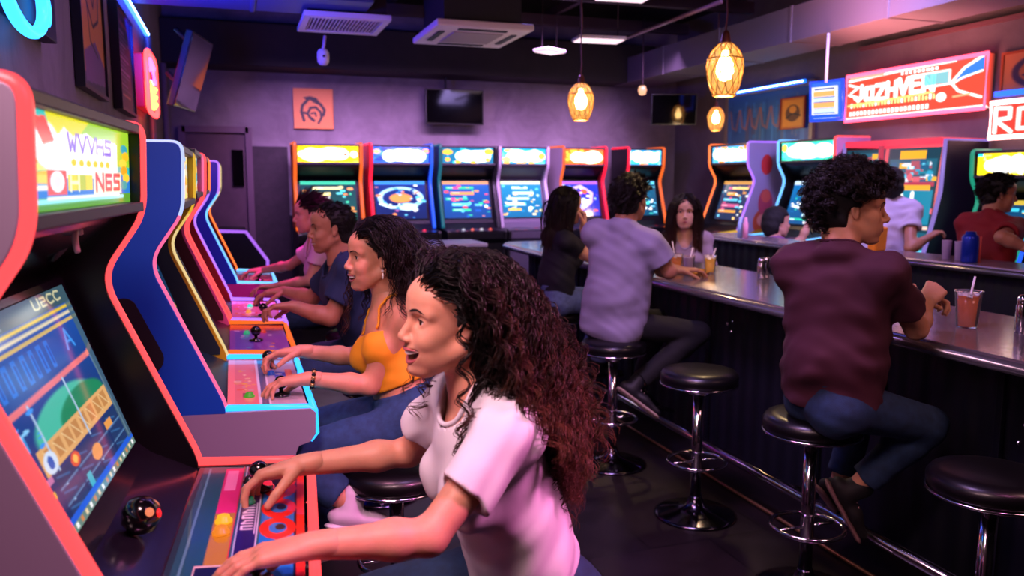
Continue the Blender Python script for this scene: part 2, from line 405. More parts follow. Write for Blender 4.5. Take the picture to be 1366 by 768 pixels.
def head_field(h, nb, jaw=1.0, female=True, mouth=0.0, ears=True, neck_r=.05, nose=1.0, fat=1.0, eyes=1.0):
    """local: +x face, +y left, +z up, origin between the ears at eye level. nb = neck base in local coords"""
    S = lambda y: (y, -y)
    neck = cone((-.022, 0, -.05), nb, neck_r, neck_r * 1.08)
    pr = [ell((-.016, 0, .032), (.096, .076, .084)), neck]
    F = Field(pr + [ell((.09, 0, -.08), (.04, .03, .06)), ell((0, 0, 0), (.1, .095, .1))], h, .012)
    F.add(pr[0], 0)
    F.add(ell((.038, 0, .045), (.055, .062, .052)), .02)
    F.add(ell((.032, 0, -.028), (.052, .056 * fat, .075)), .025)
    for y in S(1):
        F.add(cone((-.012, y * .054 * fat, -.045), (.05, y * .022, -.096 * jaw), .019, .0165), .022)
        F.add(ell((.052, y * .034, -.026), (.026, .024 * fat, .026)), .016)
        F.add(cone((.079, y * .012, .021), (.062, y * .046, .021), .0095, .0085), .016)
        F.add(ell((.045, y * .03, -.062), (.03, .022 * fat, .028)), .02)
    F.add(ell((.064, 0, -.1 * jaw), (.021, .021, .0145)), .022)
    F.add(ell((.028, 0, -.068), (.047, .039, .031)), .02)
    F.add(ell((.066, 0, -.058), (.028, .031, .030)), .018)
    F.add(neck, .02)
    F.add(cone((-.04, 0, -.02), V(nb) + V(-.008, 0, 0), .042, neck_r), .03)
    nbd = V(nb) - V(-.022, 0, -.05); F.cut(V(nb) + unit(nbd) * .002, nbd, .002)
    for y in S(.0315): F.sub(ell((.089, y, .003), (.017, .021, .0125)), .014)
    for y in S(.0315):
        F.add(ell((.0635, y, .002), (.0148, .0158, .0132)), .006)
    F.add(cone((.078, 0, .012), (.104 * (.35 + .65 * nose), 0, -.028), .0072, .0088), .012)
    F.add(ell((.1 * (.35 + .65 * nose), 0, -.034), (.0115, .0095, .0085)), .008)
    for y in S(.0115): F.add(ell((.09, y, -.0365), (.0115, .0068, .0068)), .006)
    for y in S(.0065): F.sub(ell((.094, y, -.0435), (.006, .0035, .004)), .002)
    F.sub(ell((.0945, 0, -.0485), (.004, .0035, .008)), .006)
    F.pre = F.d.copy()
    if mouth > 0:
        me_ = ell((.088, 0, -.068 - mouth * .003), (.030 + .016 * mouth, .024 + .014 * mouth, .003 + .0125 * mouth))
        def grin(P): Q = P.copy(); Q[..., 2] -= 9.5 * mouth * P[..., 1] ** 2; return me_.fn(Q)
        F.sub(Prim(me_.lo, me_.hi + V(0, 0, .02), grin), .004)
    else:
        F.sub(cone((.0965, -.02, -.066), (.0965, .02, -.066), .002, .002), .004)
    if mouth > 0:                                             # smiling cheeks
        for y in S(1): F.add(ell((.062, y * .037, -.036), (.02, .018, .017)), .012)
    for y in S(.0315):                                         # eye slit
        F.sub(ell((.083, y, .0025), (.014, .0135, .0015 + .0042 * eyes)), .002)
    if ears:
        for y in S(1):
            M = np.array(Matrix.Rotation(y * -.35, 3, 'Z') @ Matrix.Rotation(-.15, 3, 'Y'))
            F.add(ell((-.006, y * .077, -.004), (.0145, .0062, .0265), M), .006)
            F.add(ell((-.002, y * .077, -.025), (.008, .0055, .009), M), .004)
            F.sub(ell((-.002, y * .0850, -.001), (.0085, .0065, .015), M), .003)
    return F
def lash_arc(y, up, z0, w=.0135):
    pts = []
    for i in range(9):
        t = -1 + i / 4; yy = y + t * w; x = .0795 - abs(t) ** 2 * .0065 - max(0, t * np.sign(y)) * .003; z = z0 + up * (1 - t * t)
        pts.append((x, yy, z))
    return pts
class Person:
    def __init__(s, J, base, female=True, h=.005, hh=.003, sc=1.0, build=1.0):
        s.J = {k: V(v) for k, v in J.items() if not isinstance(v, (int, float))}; s.J0 = J; s.base = V(base); s.fem = female; s.h = h; s.hh = hh; s.sc = sc; s.b = build
        J = s.J; s.up = unit(J['neck'] - J['pelvis']); s.lat = unit(J['shL'] - J['shR']); s.fw = unit(np.cross(s.lat, s.up)); s.T = np.stack([s.fw, unit(np.cross(s.up, s.fw)), s.up], 1)
        hp = unit(J['hpL'] - J['hpR']); pu = unit(J['waist'] - J['pelvis']); pf = unit(np.cross(hp, pu)); s.pf = pf; s.PT = np.stack([pf, unit(np.cross(pu, pf)), pu], 1); s.plat = s.PT[:, 1]
        s.kids = []
        s.head_M = np.stack([unit(J['face']), np.zeros(3), np.zeros(3)], 1)
        X = unit(J['face']); Z = J['hup'] if 'hup' in J else V(0, 0, 1.); Y = unit(np.cross(Z, X)); Z = np.cross(X, Y); s.HM = np.stack([X, Y, Z], 1); s.hc = J['head']
        s.hs = s.J0.get('hs', 1.0)
    def H(s, p): return s.hc + (np.asarray(p) * s.hs) @ s.HM.T
    def Hi(s, p): return ((np.asarray(p) - s.hc) @ s.HM) / s.hs
    def sx(s, y, z):
        F = s.HF; j = int(round((y - F.lo[1]) / F.h)); k = int(round((z - F.lo[2]) / F.h)); col = F.pre[:, j, k]
        i = np.where(col < 0)[0]
        if not len(i): return .05
        i = i[-1]; a, b = col[i], col[i + 1]; return F.lo[0] + F.h * (i + a / (a - b))
    # ---- torso primitives, e extra thickness
    def torso(s, e=0, loose=0):
        J, b = s.J, s.b; f = s.fem; W = np.linalg.norm(J['shL'] - J['shR']) / 2
        R = []
        R.append((ell(J['chest'], V(.098 if f else .112, W * (.84 if f else .93), .16) * V(b, b, 1) + e, s.T), .03))
        R.append((ell(J['waist'], V(.088 if f else .105, .118 if f else .142, .13) * V(b, b, 1) + e + loose, s.T), .06))
        R.append((ell(J['pelvis'], V(.105, .155 if f else .155, .10) * V(b, b, 1) + e + loose * .6, s.PT), .05))
        for k in ('hpL', 'hpR'):
            R.append((ell(J[k] - s.pf * .034 - s.PT[:, 2] * .020, V(.080, .082, .076) * b + e, s.PT), .04))
        for k in ('shL', 'shR'):
            R.append((cone(J['chest'] + s.up * .07, J[k], .06 * b + e, (.044 if f else .054) * b + e), .05))
            R.append((cone(J['neck'] + s.up * .022, J[k] + s.up * .004, .032 + e, (.034 if f else .044) + e), .05))
        if f:
            for sg in (1, -1): R.append((ell(J['chest'] + s.fw * .085 + s.T[:, 1] * sg * .066 - s.up * .015, V(.052, .056, .056) + e, s.T), .035))
        else:
            for sg in (1, -1): R.append((ell(J['chest'] + s.fw * .06 + s.T[:, 1] * sg * .07 + s.up * .03, V(.055, .075, .06) + e, s.T), .04))
        return R
    def arm(s, k, e=0, t1=1.0):
        J, b = s.J, s.b; f = s.fem; a = .88 if f else 1.05; a *= b
        S_, E_, W_ = J['sh' + k], J['el' + k], J['wr' + k]; m = E_ + (W_ - E_) * .3
        return [(cone(S_, E_, .047 * a + e, .037 * a + e), .03), (ell(S_ + (E_ - S_) * .08, V(.05, .05, .05) * a + e), .03), (cone(E_, m, .036 * a + e, .039 * a + e), .02), (cone(m, W_, .039 * a + e, .0255 * (.94 if f else 1.05) + e), .02)]
    def leg(s, k, e=0):
        J, b = s.J, s.b; A, K, N = J['hp' + k], J['kn' + k], J['an' + k]; m = K + (N - K) * .3
        d = unit(K - A); bk = -unit(np.cross(s.plat, N - K)) 
        return [(cone(A, K, .082 * b + e, .056 * b + e), .05), (cone(K, m, .054 * b + e, .056 * b + e), .03), (cone(m, N, .056 * b + e, .036 + e), .03)]
    # ---- meshes
    def body(s, name, label, m, cat='person', group=None, hands=None, headkw=None, legs=True):
        J = s.J; pr = s.torso(-.004)
        for k in 'LR':
            pr += s.arm(k)
            if legs: pr += s.leg(k)
        pr.append((cone(J['neck'] - s.up * .03, s.H((-.03, 0, -.06)), .052, .045 if s.fem else .052), .03))
        F = Field([p for p, _ in pr], s.h)
        for p, k in pr: F.add(p, k)
        parts = [F.mesh()]
        kw = dict(female=s.fem, neck_r=.045 if s.fem else .054); kw.update(headkw or {})
        s.mouth = kw.get('mouth', 0); s.nosek = kw.get('nose', 1.0)
        nb = s.Hi(J['neck'] + s.up * .0)
        HF = head_field(s.hh, nb, **kw); s.HF = HF; P, Q = HF.mesh(); parts.append((s.H(P), Q))
        for k in 'LR':
            if hands and k in hands:
                a_ = (.88 if s.fem else 1.05) * s.b; r0 = .0255 * (.94 if s.fem else 1.05); Lf = np.linalg.norm(J['wr' + k] - J['el' + k]) * .7
                parts.append(build_hand(hands[k].get('h', max(.0022, s.hh * .9)), J['wr' + k], J['el' + k], rw=(r0, r0 + (.039 * a_ - r0) * .06 / Lf), **{a: b for a, b in hands[k].items() if a != 'h'}))
        s.root = np_mesh(name, parts, m, off=s.base); s.root.location = s.base; tag(s.root, label, cat, group)
        return s.root
    def child(s, name, parts, m, **k):
        o = np_mesh(name, parts, m, s.root, off=s.base, **k); return o
    def shirt(s, m, sleeve=.45, e=.012, loose=.012, hem=.03, neck=.012, seed=1, amp=.0035, name='shirt', bare=False, long=False, scoop=.03, hemtilt=0, collar=True):
        """sleeve: share of the upper arm covered; hem: how far below the pelvis joint"""
        J = s.J; F0 = s.torso(e, 0)
        if hem < .045: F0 = F0[:3] + F0[5:]
        W = np.linalg.norm(J['shL'] - J['shR']) / 2
        if not bare: F0.append((cone(J['chest'] - s.up * .02, J['pelvis'] + s.up * .04, (W + .02 if s.fem else W + .02) * s.b, (.128 if s.fem else .152) * s.b + e + loose, s.fw, .66), .05))
        sl = []
        if not bare:
            for k in 'LR':
                a = s.arm(k, e + .006)
                S_, E_ = J['sh' + k], J['el' + k]
                if long: sl += [(p, kk) for p, kk in a[:-1]] + [(clipped(a[-1][0], [(J['wr' + k] - unit(J['wr' + k] - E_) * .01, J['wr' + k] - E_)], .002), .02)]
                else:
                    c = S_ + (E_ - S_) * sleeve; ra = .046 * (.88 if s.fem else 1.05) * s.b
                    sl.append((clipped(cone(S_, E_, ra + e + .004, ra + e + .010), [(c, E_ - S_)], .003), .03))
        F = Field([p for p, _ in F0 + sl], s.h if s.h < .006 else s.h)
        for p, k in F0: F.add(p, k)
        F.add(cone(J['neck'] - s.up * .05, J['neck'] + s.up * .0, .060 + e, .055 + e), .03)
        for p, k in sl: F.add(p, k)
        F.warp(wrinkle(seed, amp, 26, tuple(s.up * .8 + s.lat * .5))); F.warp(wrinkle(seed + 7, amp * .6, 60, tuple(s.up + s.fw)))
        for k in 'LR':                         # a hollow cuff
            if not bare and not long:
                S_, E_ = J['sh' + k], J['el' + k]; c = S_ + (E_ - S_) * sleeve; a = .88 if s.fem else 1.05
                F.sub(clipped(cone(S_, E_, (.0475 * a * s.b) + .006, (.037 * a * s.b) + .011), [(c - unit(E_ - S_) * .022, S_ - E_)], .002), .002)
        pu = s.PT[:, 2]; F.cut(J['pelvis'] - pu * hem, -pu + s.pf * hemtilt, .003)
        if bare:
            sh0 = []
            for sg in (1, -1):
                pts = []
                for a_ in np.linspace(.35, PI - .5, 22):
                    c_ = J['chest'] + s.up * .03 + s.T[:, 1] * sg * .075; dd = s.fw * math.cos(a_) + s.up * math.sin(a_)
                    for q in np.linspace(.3, .01, 100):
                        ii = np.round((c_ + dd * q - F.lo) / F.h).astype(int)
                        if (ii >= 0).all() and (ii < F.n).all() and F.d[tuple(ii)] < 0: pts.append(c_ + dd * (q - .004) - s.base); break
                sh0.append(pts)
            F.cut(J['chest'] + s.up * .05 + s.fw * .09, unit(s.up - s.fw * .12), .004)
            o_ = s.child(name, [F.mesh()], m)
            for pts in sh0: MB().tube(pts, .0045, 6).build('strap', m, o_)
            return o_
        # neckline
        U3 = s.up; cN = J['neck'] + s.fw * (scoop * .8 + .012); ra, rb = .054 + neck * .4 + scoop * .7, (.060 if s.fem else .064) + neck
        lat = s.T[:, 1]; ring = []
        for i in range(36):
            t = 2 * PI * i / 36; o = cN + s.fw * math.cos(t) * ra + lat * math.sin(t) * rb; z = None
            for q in np.linspace(.12, -.2, 107):
                ii = np.round((o + U3 * q - F.lo) / F.h).astype(int)
                if (ii >= 0).all() and (ii < F.n).all() and F.d[tuple(ii)] < 0: z = q; break
            ring.append(o + U3 * ((z if z is not None else 0) - .001) - s.base)
        ring = [sum((ring[(i + k) % 36] for k in (-2, -1, 0, 1, 2)), V(0, 0, 0)) / 5 for i in range(36)]
        def cyl(P):
            q = (P - cN) @ s.T; d_ = (np.sqrt((q[..., 0] / ra) ** 2 + (q[..., 1] / rb) ** 2) - 1) * min(ra, rb); return np.maximum(d_, -((P - J['neck'] + s.up * .012) @ unit(s.up + s.fw * (.5 + scoop * 8))))
        F.sub(Prim(cN - .3, cN + .3, cyl), .003)
        s.ring = ring
        s.shF = F
        sh = s.child(name, [F.mesh()], m)
        if collar: MB().tube(ring, .0055, 8, closed=True).build('collar', m, sh)
        return sh
    def trousers(s, m, top=.07, e=.011, cuff=.04, seed=3, amp=.003, name='trousers', flare=.006):
        J = s.J; pr = [(ell(J['waist'], V(.09 if s.fem else .106, .12 if s.fem else .143, .13) * s.b + e, s.T), .05)] + [p for p in s.torso(e)[2:5]]
        lg = []
        for k in 'LR':
            a = s.leg(k, e); c = J['an' + k] + unit(J['kn' + k] - J['an' + k]) * cuff; K, N = J['kn' + k], J['an' + k]; mm = K + (N - K) * .3
            lg += [a[0], a[1], (clipped(cone(mm, N, .056 * s.b + e, .040 + e + flare), [(c, N - K)], .003), .03)]
        F = Field([p for p, _ in pr + lg], s.h)
        for p, k in pr: F.add(p, k)
        F.cut(J['pelvis'] + s.PT[:, 2] * top, s.PT[:, 2], .002)
        for p, k in lg: F.add(p, min(k, .035))
        F.warp(wrinkle(seed, amp, 24, (1, .2, .8))); F.warp(wrinkle(seed + 5, amp * .5, 55, (.2, .2, 1)))
        return s.child(name, [F.mesh()], m)
    def shoes(s, m, ms=None, toe=None, name='shoe'):
        for k in 'LR':
            N = s.J['an' + k]; d = unit(s.J['toe' + k] - N) if 'toe' + k in s.J else unit(s.pf - V(0, 0, 1) * s.pf[2])
            K = s.J['kn' + k]; dn = unit(N - K); dn = unit(dn - d * (dn @ d)); y = np.cross(dn, d)
            c = N + dn * .045
            pr = [(cone(c - d * .035, c + d * .09, .036, .034, dn, .8), .02), (cone(c + d * .09, c + d * .175 + dn * .01, .038, .030, dn, .62), .03), (cone(N - dn * .03, N + dn * .03 , .044, .045), .02)]
            F = Field([p for p, _ in pr], max(.0035, s.h * .8))
            for p, kk in pr: F.add(p, kk)
            F.cut(c + dn * .032, dn, .002); o = s.child(name, [F.mesh()], m)
            sole = [cone(c - d * .04 + dn * .034, c + d * .18 + dn * .034, .036, .034, dn, .32)]
            G = Field(sole, max(.0035, s.h * .8)); G.add(sole[0], 0); so = np_mesh('sole', [G.mesh()], ms or m, o, off=s.base)
            if ms:
                L = MB()
                for i in range(4):
                    q = c + d * (.045 + .022 * i) - dn * (.030 - .004 * i); L.tube([q - s_ * y * .024 for s_ in (-1, 0, 1)], .0028, 6)
                lo = L.build('laces', ms, o); lo.data.transform(Matrix.Translation(-Vector(s.base)))
    def face(s, irisc='2a1608', lipc='a8504f', brow='1a0f0c', teeth=False, browup=0, lids=True, lipw=.021, liph=.0042, mat_k=''):
        def T(mb):
            mb.v = [tuple(s.H(V(v)) - s.base) for v in mb.v]; return mb
        for y in (.0315, -.0315):
            e = MB(); e.lathe([(0.0130 * math.sin(a), 0.0130 * math.cos(a)) for a in np.linspace(0, PI, 10)], 14, 0); e.v = [(.0632 + v[2], y + v[1], .002 + v[0]) for v in e.v]
            o = len(e.v); e.lathe([(0.0060, 0.0), (0.0054, 0.0014), (0.003, 0.0024), (0, 0.0028)], 14, 1); e.v[o:] = [(.0632 + .0116 + v[2], y + v[1] * .98, .002 + v[0]) for v in e.v[o:]]
            T(e).build('eye', [mat('eye_white', 'd8d0cc', .2), mat('iris_' + irisc, irisc, .1)], s.root)
            T(MB().tube(lash_arc(y, .0062, .0030), [.0006, .0011, .0013, .0014, .0015, .0014, .0013, .0011, .0006], 6)).build('eyelash', mat('lash', '0c0706', .6), s.root)
        for sg in (1, -1):
            pts = [(y, .0205 + browup + .0065 * math.sin(min(1, (y - .011) / .024) * PI / 2) - max(0, y - .034) * .55) for y in np.linspace(.011, .05, 9)]
            T(MB().tube([(s.sx(sg * y, z) - .0008, sg * y, z) for y, z in pts], [.0016, .0024, .0028, .0028, .0026, .0022, .0018, .0012, .0005], 8)).build('eyebrow', mat('brow_' + brow, brow, .9), s.root)
        L = MB(); mo = s.mouth; zc = (-.068 if mo else -.066) - mo * .003; hgt = .0018 + .0115 * mo
        def lx(y, z=None): return s.sx(y, zc if z is None else z) - .001
        N = 13; up, lo = [], []
        for i in range(N):
            t = -1 + 2 * i / (N - 1); y = t * (lipw + .0145 * mo); q = math.sqrt(max(0, 1 - t * t)); sm = mo * 9.5 * y * y
            up.append((lx(y, zc + hgt * q) + .0005, y, zc + hgt * q + .0012 * (1 - t * t) * (1 - .4 * math.exp(-(t * 6) ** 2)) + sm)); lo.append((lx(y, zc - hgt * q) - .0005 - mo * .001, y, zc - hgt * q - .0015 * (1 - t * t) + sm))
        rr = [max(.0007, (1 - abs(-1 + 2 * i / (N - 1)) ** 2.2)) for i in range(N)]
        L.tube(up, [liph * .8 * r for r in rr], 8); L.tube(lo, [liph * r for r in rr], 8)
        T(L).build('lips', mat('lip_' + lipc, lipc, .35), s.root)
        if mo > 0:
            G = MB(); 
            for sgn, z0, z1, xo in ((1, zc + hgt + .001, zc + hgt - .0095, -.0025),):
                vs = []
                for i in range(25):
                    t = -1 + i / 12; y = t * (.019 + .012 * mo); sc_ = abs(math.sin(i * PI / 2.0)) * .0006; x = lx(y, zc) + .0025 + xo - 2 * y * y
                    vs += [(x - sc_, y, z0 + 9.5 * mo * y * y - .004 * t * t), (x - sc_, y, z1 + 9.5 * mo * y * y + .001 * t * t), (x - .006 - sc_, y, z1 + 9.5 * mo * y * y + .001 * t * t), (x - .006 - sc_, y, z0)]
                fs = [(4 * i + a, 4 * i + (a + 1) % 4, 4 * i + 4 + (a + 1) % 4, 4 * i + 4 + a) for i in range(24) for a in range(4)]
                G.add(vs, fs, 0, False)
            T(G).build('teeth', mat('teeth', 'efe8dc', .25), s.root)
            K = MB(); K.lathe([(0.0195 * math.sin(a), 0.0195 * math.cos(a)) for a in np.linspace(0, PI, 10)], 14); K.v = [(.058 + v[2] * .8, v[1], zc - .004 + v[0] * .62) for v in K.v]
            T(K).build('tongue', mat('mouth_inside', '4a1416', .5), s.root)
    # ---- hair
    def cap(s, m, e=.012, line=(.075, .055), back=-.08, side=.0, amp=.003, seed=5, name='hair', extra=None, f=60):
        """close hair mass over the skull; line=(x at hairline, z at hairline)"""
        pr = [ell((-.018, 0, .034), V(.096, .077, .085) + e)]; ex = extra or []
        F = Field(pr + [p for p, _ in ex] + [ell((-.03, 0, -.03), (.09, .08, .08))], s.hh * 1.2)
        F.add(pr[0], 0); F.add(ell((-.05, 0, -.035), V(.058, .062, .06) + e * .6), .03)
        for p, k in ex: F.add(p, k)
        F.warp(wrinkle(seed, amp, f, (.6, .2, .4)))
        # keep the face and the ears free
        F.sub(rbox((.09, 0, -.06), (.075 + 0, .12, .06 + line[1]), .02), .015)
        F.sub(rbox((.035, 0, -.1), (.06, .12, .095 + side), .02), .01)
        F.cut((0, 0, back), (.25, 0, -1), .01)
        P, Q = F.mesh(); return s.child(name, [(s.H(P), Q)], m)
    def scalp(s, n, rnd, zmin=-.05, hl=.05, inflate=.004, side=.02):
        """root points on the skull outside the face"""
        out = []
        while len(out) < n:
            v = rnd.randn(3000, 3); v /= np.linalg.norm(v, axis=1)[:, None]
            p = v * (V(.096, .076, .084) + inflate) + V(-.016, 0, .032)
            lim = np.where(p[:, 0] > 0.02, hl - (p[:, 0] < .06) * (.06 - p[:, 0]) * .6, np.where(p[:, 0] > -.02, side, zmin))
            ok = p[:, 2] > lim; out += list(p[ok])
        return np.array(out[:n])
    def strands(s, locks, per, length, seed=1, steps=40, curl=.01, cfreq=110, rad=.0017, grav=.12, lift=.5, zmin=-.05, hl=.05, comb=None, side=.02, push=0, var=.25, dirb=(0, 0, 0), jitter=.25, thin=.55, sides=3, clump=.012, facex=(.045, .0), avoid=True, curl0=.15, frizz=.0, keep=None, infl=.004):
        """locks of hair: guides fall from the scalp, each carries a bundle of curls"""
        R_ = np.random.RandomState(seed); P = s.scalp(locks, R_, zmin, hl, side=side, inflate=infl)
        if keep is not None: P = P[keep(P)]
        n = len(P); c0 = V(-.016, 0, .032); N = P - c0; N /= np.linalg.norm(N, axis=1)[:, None]
        upv = s.HM.T @ V(0, 0, 1.); L = length * (1 + var * (R_.rand(n) - .5) * 2)
        if callable(comb): d = comb(P, N)
        else: d = np.tile(V(comb) if comb is not None else V(-1, 0, -.1), (n, 1)); d = d - N * (d * N).sum(1)[:, None]; d = d / (np.linalg.norm(d, axis=1)[:, None] + 1e-6) * 1.0
        dr = N * lift + d + R_.randn(n, 3) * jitter * .5; dr /= np.linalg.norm(dr, axis=1)[:, None]
        st = (L / steps)[:, None]; cur = P.copy(); path = [cur.copy()]; G = -upv + V(dirb)
        pr_ = push * (.35 + .65 * R_.rand(n)[:, None])
        E1 = V(.096, .078, .086) + .006
        sh = [(s.Hi(s.J['shL']), .078), (s.Hi(s.J['shR']), .078), (s.Hi(s.J['neck'] - s.up * .03 - s.fw * .02), .085), (s.Hi(s.J['chest'] - s.fw * .01), .13)]
        for i in range(steps - 1):
            dr = dr * (1 - grav) + G * grav + R_.randn(n, 3) * .04 * jitter; dr /= np.linalg.norm(dr, axis=1)[:, None]
            nx = cur + dr * st; E = E1 + pr_ * min(1, (i + 1) / (steps * .3)) * np.clip(.25 - nx[:, :1] * 9, 0.06, 1) * np.clip(1.15 - nx[:, 2:3] * 8, .12, 1)
            q = (nx - c0) / E; r = np.linalg.norm(q, axis=1); k = r < 1; nx[k] = (c0 + q / r[:, None] * E)[k]
            if facex is not None:
                z = nx[:, 2]; xl = facex[0] + (facex[1] - facex[0]) * np.clip((.05 - z) / .13, 0, 1); k = (z < hl) & (nx[:, 0] > xl) & (z > -.2) & (i > 3)
                nx[k, 0] = nx[k, 0] * .8 + xl[k] * .2
            if avoid:
                nk = s.Hi(s.J['neck'])
                for t_ in (.0, .33, .66, 1.0):
                    o = V(-.015, 0, -.05) * (1 - t_) + nk * t_; v = nx - o; rr = np.linalg.norm(v, axis=1); k = rr < .062; nx[k] = (o + v / rr[:, None] * .062)[k]
                q = (nx - V(.032, 0, -.03)) / V(.058, .066, .082); r = np.linalg.norm(q, axis=1); k = r < 1; nx[k] = (V(.032, 0, -.03) + q / r[:, None] * V(.058, .066, .082))[k]
                for o, ra in sh: v = nx - o; rr = np.linalg.norm(v, axis=1); k = rr < ra; nx[k] = (o + v / rr[:, None] * ra)[k]
            dr = nx - cur; dr /= np.linalg.norm(dr, axis=1)[:, None] + 1e-9; cur = nx; path.append(cur.copy())
        Pth = np.stack(path, 1); t = np.linspace(0, 1, steps)
        tg = np.gradient(Pth, axis=1); tg /= np.linalg.norm(tg, axis=2, keepdims=True) + 1e-9
        a = np.cross(tg, V(.3, .8, .1)); a /= np.linalg.norm(a, axis=2, keepdims=True) + 1e-9; b = np.cross(tg, a)
        ph = R_.rand(n, 1) * 6.28; fr = cfreq * (.75 + .5 * R_.rand(n, 1)); am = curl * (.6 + .8 * R_.rand(n, 1)) * np.clip((t[None] - curl0 * .5) / max(curl0, 1e-3), 0, 1) * (1 + .4 * t[None])
        # bundle
        n2 = n * per; I = np.repeat(np.arange(n), per); off = R_.randn(n2, 3) * clump * .55; shr = (1 - .45 * t)[None, :, None]
        w = (fr * (t[None] * L[:, None]) + ph)[I] + (R_.randn(n2, 1) * .55)
        am2 = am[I] * (.7 + .6 * R_.rand(n2, 1))
        Q = Pth[I] + off[:, None, :] * shr + a[I] * (am2 * np.cos(w))[..., None] + b[I] * (am2 * np.sin(w))[..., None]
        if frizz: Q = Q + np.cumsum(R_.randn(n2, steps, 3), 1) * frizz * t[None, :, None]
        Q[:, 0] = Pth[I][:, 0] + off * .8
        if length > .15:                    # no stray locks across the face or above the crown
            wild = (((Q[..., 0] > .088) & (Q[..., 2] > -.10)) | (Q[..., 2] > .150) | ((Q[..., 0] > .03) & (Q[..., 2] > -.1) & (Q[..., 2] < .05) & (np.abs(Q[..., 1]) > .13))).any(1) ; Q = Q[~wild]; n2 = len(Q)
        rd = rad * (1 - thin * t[None] ** 3) * (.6 + .8 * R_.rand(n2, 1)); rd = np.broadcast_to(rd, (n2, steps)).copy(); rd[:, -1] = .0002; rd[:, 0] *= .8
        P2, Q2, tip = strands_mesh(Q, rd, sides); return s.H(P2), Q2, tip
    def hairy(s, m, **k):
        a = s.strands(**k); return np_mesh('hair', [(a[0], a[1])], m, s.root, off=s.base, attr=a[2])
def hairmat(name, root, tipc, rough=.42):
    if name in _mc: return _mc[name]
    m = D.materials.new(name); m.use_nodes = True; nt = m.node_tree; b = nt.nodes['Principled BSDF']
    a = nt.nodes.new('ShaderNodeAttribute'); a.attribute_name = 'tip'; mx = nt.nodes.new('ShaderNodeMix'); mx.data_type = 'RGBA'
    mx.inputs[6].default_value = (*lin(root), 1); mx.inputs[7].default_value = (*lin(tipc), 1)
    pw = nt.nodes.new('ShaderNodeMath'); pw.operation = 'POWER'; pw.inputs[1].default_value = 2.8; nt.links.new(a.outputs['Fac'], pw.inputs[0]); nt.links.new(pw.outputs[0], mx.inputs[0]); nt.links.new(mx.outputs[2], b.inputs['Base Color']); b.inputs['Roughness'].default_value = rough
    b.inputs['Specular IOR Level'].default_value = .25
    _mc[name] = m; return m
# ------------------------------------------------------------------ room shell
WX, RX, BY, FY = -0.66, 5.8, 10.0, -1.6
def plaster(name, c1, c2, rough=.85):
    m = mat(name, c1, rough, bump=.25, bscale=14); nt = m.node_tree; b = nt.nodes['Principled BSDF']
    tc = nt.nodes.new('ShaderNodeTexCoord'); n = nt.nodes.new('ShaderNodeTexNoise'); n.inputs['Scale'].default_value = 2.2; n.inputs['Detail'].default_value = 9; n.inputs['Roughness'].default_value = .65; n.inputs['Distortion'].default_value = .6
    r = nt.nodes.new('ShaderNodeValToRGB'); r.color_ramp.elements[0].position = .32; r.color_ramp.elements[1].position = .72
    r.color_ramp.elements[0].color = (*lin(c1), 1); r.color_ramp.elements[1].color = (*lin(c2), 1)
    nt.links.new(tc.outputs['Object'], n.inputs['Vector']); nt.links.new(n.outputs['Fac'], r.inputs['Fac']); nt.links.new(r.outputs['Color'], b.inputs['Base Color']); return m
M_PL = plaster('grey_plaster', '6a6068', '8a8088'); M_PR = plaster('grey_board_wall', '5c555c', '6f686e')
M_BLK = mat('black_paint', '0d0c10', .6); M_DK = mat('dark_ceiling', '0b0a0e', .9); M_BEAM = mat('brown_beam', '1c1519', .7, noise=.2, nscale=5)
M_CHR = mat('chrome', 'c8c6d0', .12, metal=1.0); M_STEEL = mat('brushed_steel', '9a98a0', .3, metal=1.0)
M_WHT = mat('white_plastic', 'd0ccd0', .4); M_SCR = mat('dark_glass', '050506', .06, spec=.8)
# floor: dark tiles with faint joints
fm = mat('floor_tile', '1c1618', .28); nt = fm.node_tree; b = nt.nodes['Principled BSDF']
tc = nt.nodes.new('ShaderNodeTexCoord'); mp = nt.nodes.new('ShaderNodeMapping'); mp.inputs['Rotation'].default_value = (0, 0, .0); br = nt.nodes.new('ShaderNodeTexBrick')
br.offset = 0.5; br.inputs['Color1'].default_value = (*lin('241b1e'), 1); br.inputs['Color2'].default_value = (*lin('1b1518'), 1); br.inputs['Mortar'].default_value = (*lin('0a0809'), 1)
br.inputs['Scale'].default_value = 1.0; br.inputs['Brick Width'].default_value = .6; br.inputs['Row Height'].default_value = .6; br.inputs['Mortar Size'].default_value = .004
nt.links.new(tc.outputs['Object'], mp.inputs[0]); nt.links.new(mp.outputs[0], br.inputs['Vector'])
nz = nt.nodes.new('ShaderNodeTexNoise'); nz.inputs['Scale'].default_value = 5; nz.inputs['Detail'].default_value = 8; mxx = nt.nodes.new('ShaderNodeMix'); mxx.data_type = 'RGBA'; mxx.blend_type = 'MULTIPLY'; mxx.inputs[0].default_value = .7
nt.links.new(tc.outputs['Object'], nz.inputs['Vector']); nt.links.new(br.outputs['Color'], mxx.inputs[6]); nt.links.new(nz.outputs['Fac'], mxx.inputs[7]); nt.links.new(mxx.outputs[2], b.inputs['Base Color'])
rr = nt.nodes.new('ShaderNodeMapRange'); rr.inputs[3].default_value = .22; rr.inputs[4].default_value = .5; nt.links.new(nz.outputs['Fac'], rr.inputs[0]); nt.links.new(rr.outputs[0], b.inputs['Roughness'])
xc, yc = (WX + RX) / 2, (BY + FY) / 2
struct(box('floor', (xc, yc, -.05), (RX - WX + .2, BY - FY + .2, .1), fm))
struct(box('ceiling', (xc, yc, 3.75), (RX - WX + .2, BY - FY + .2, .1), M_DK))
struct(box('wall_left', (WX - .05, yc, 1.85), (.1, BY - FY + .2, 3.7), M_PL))
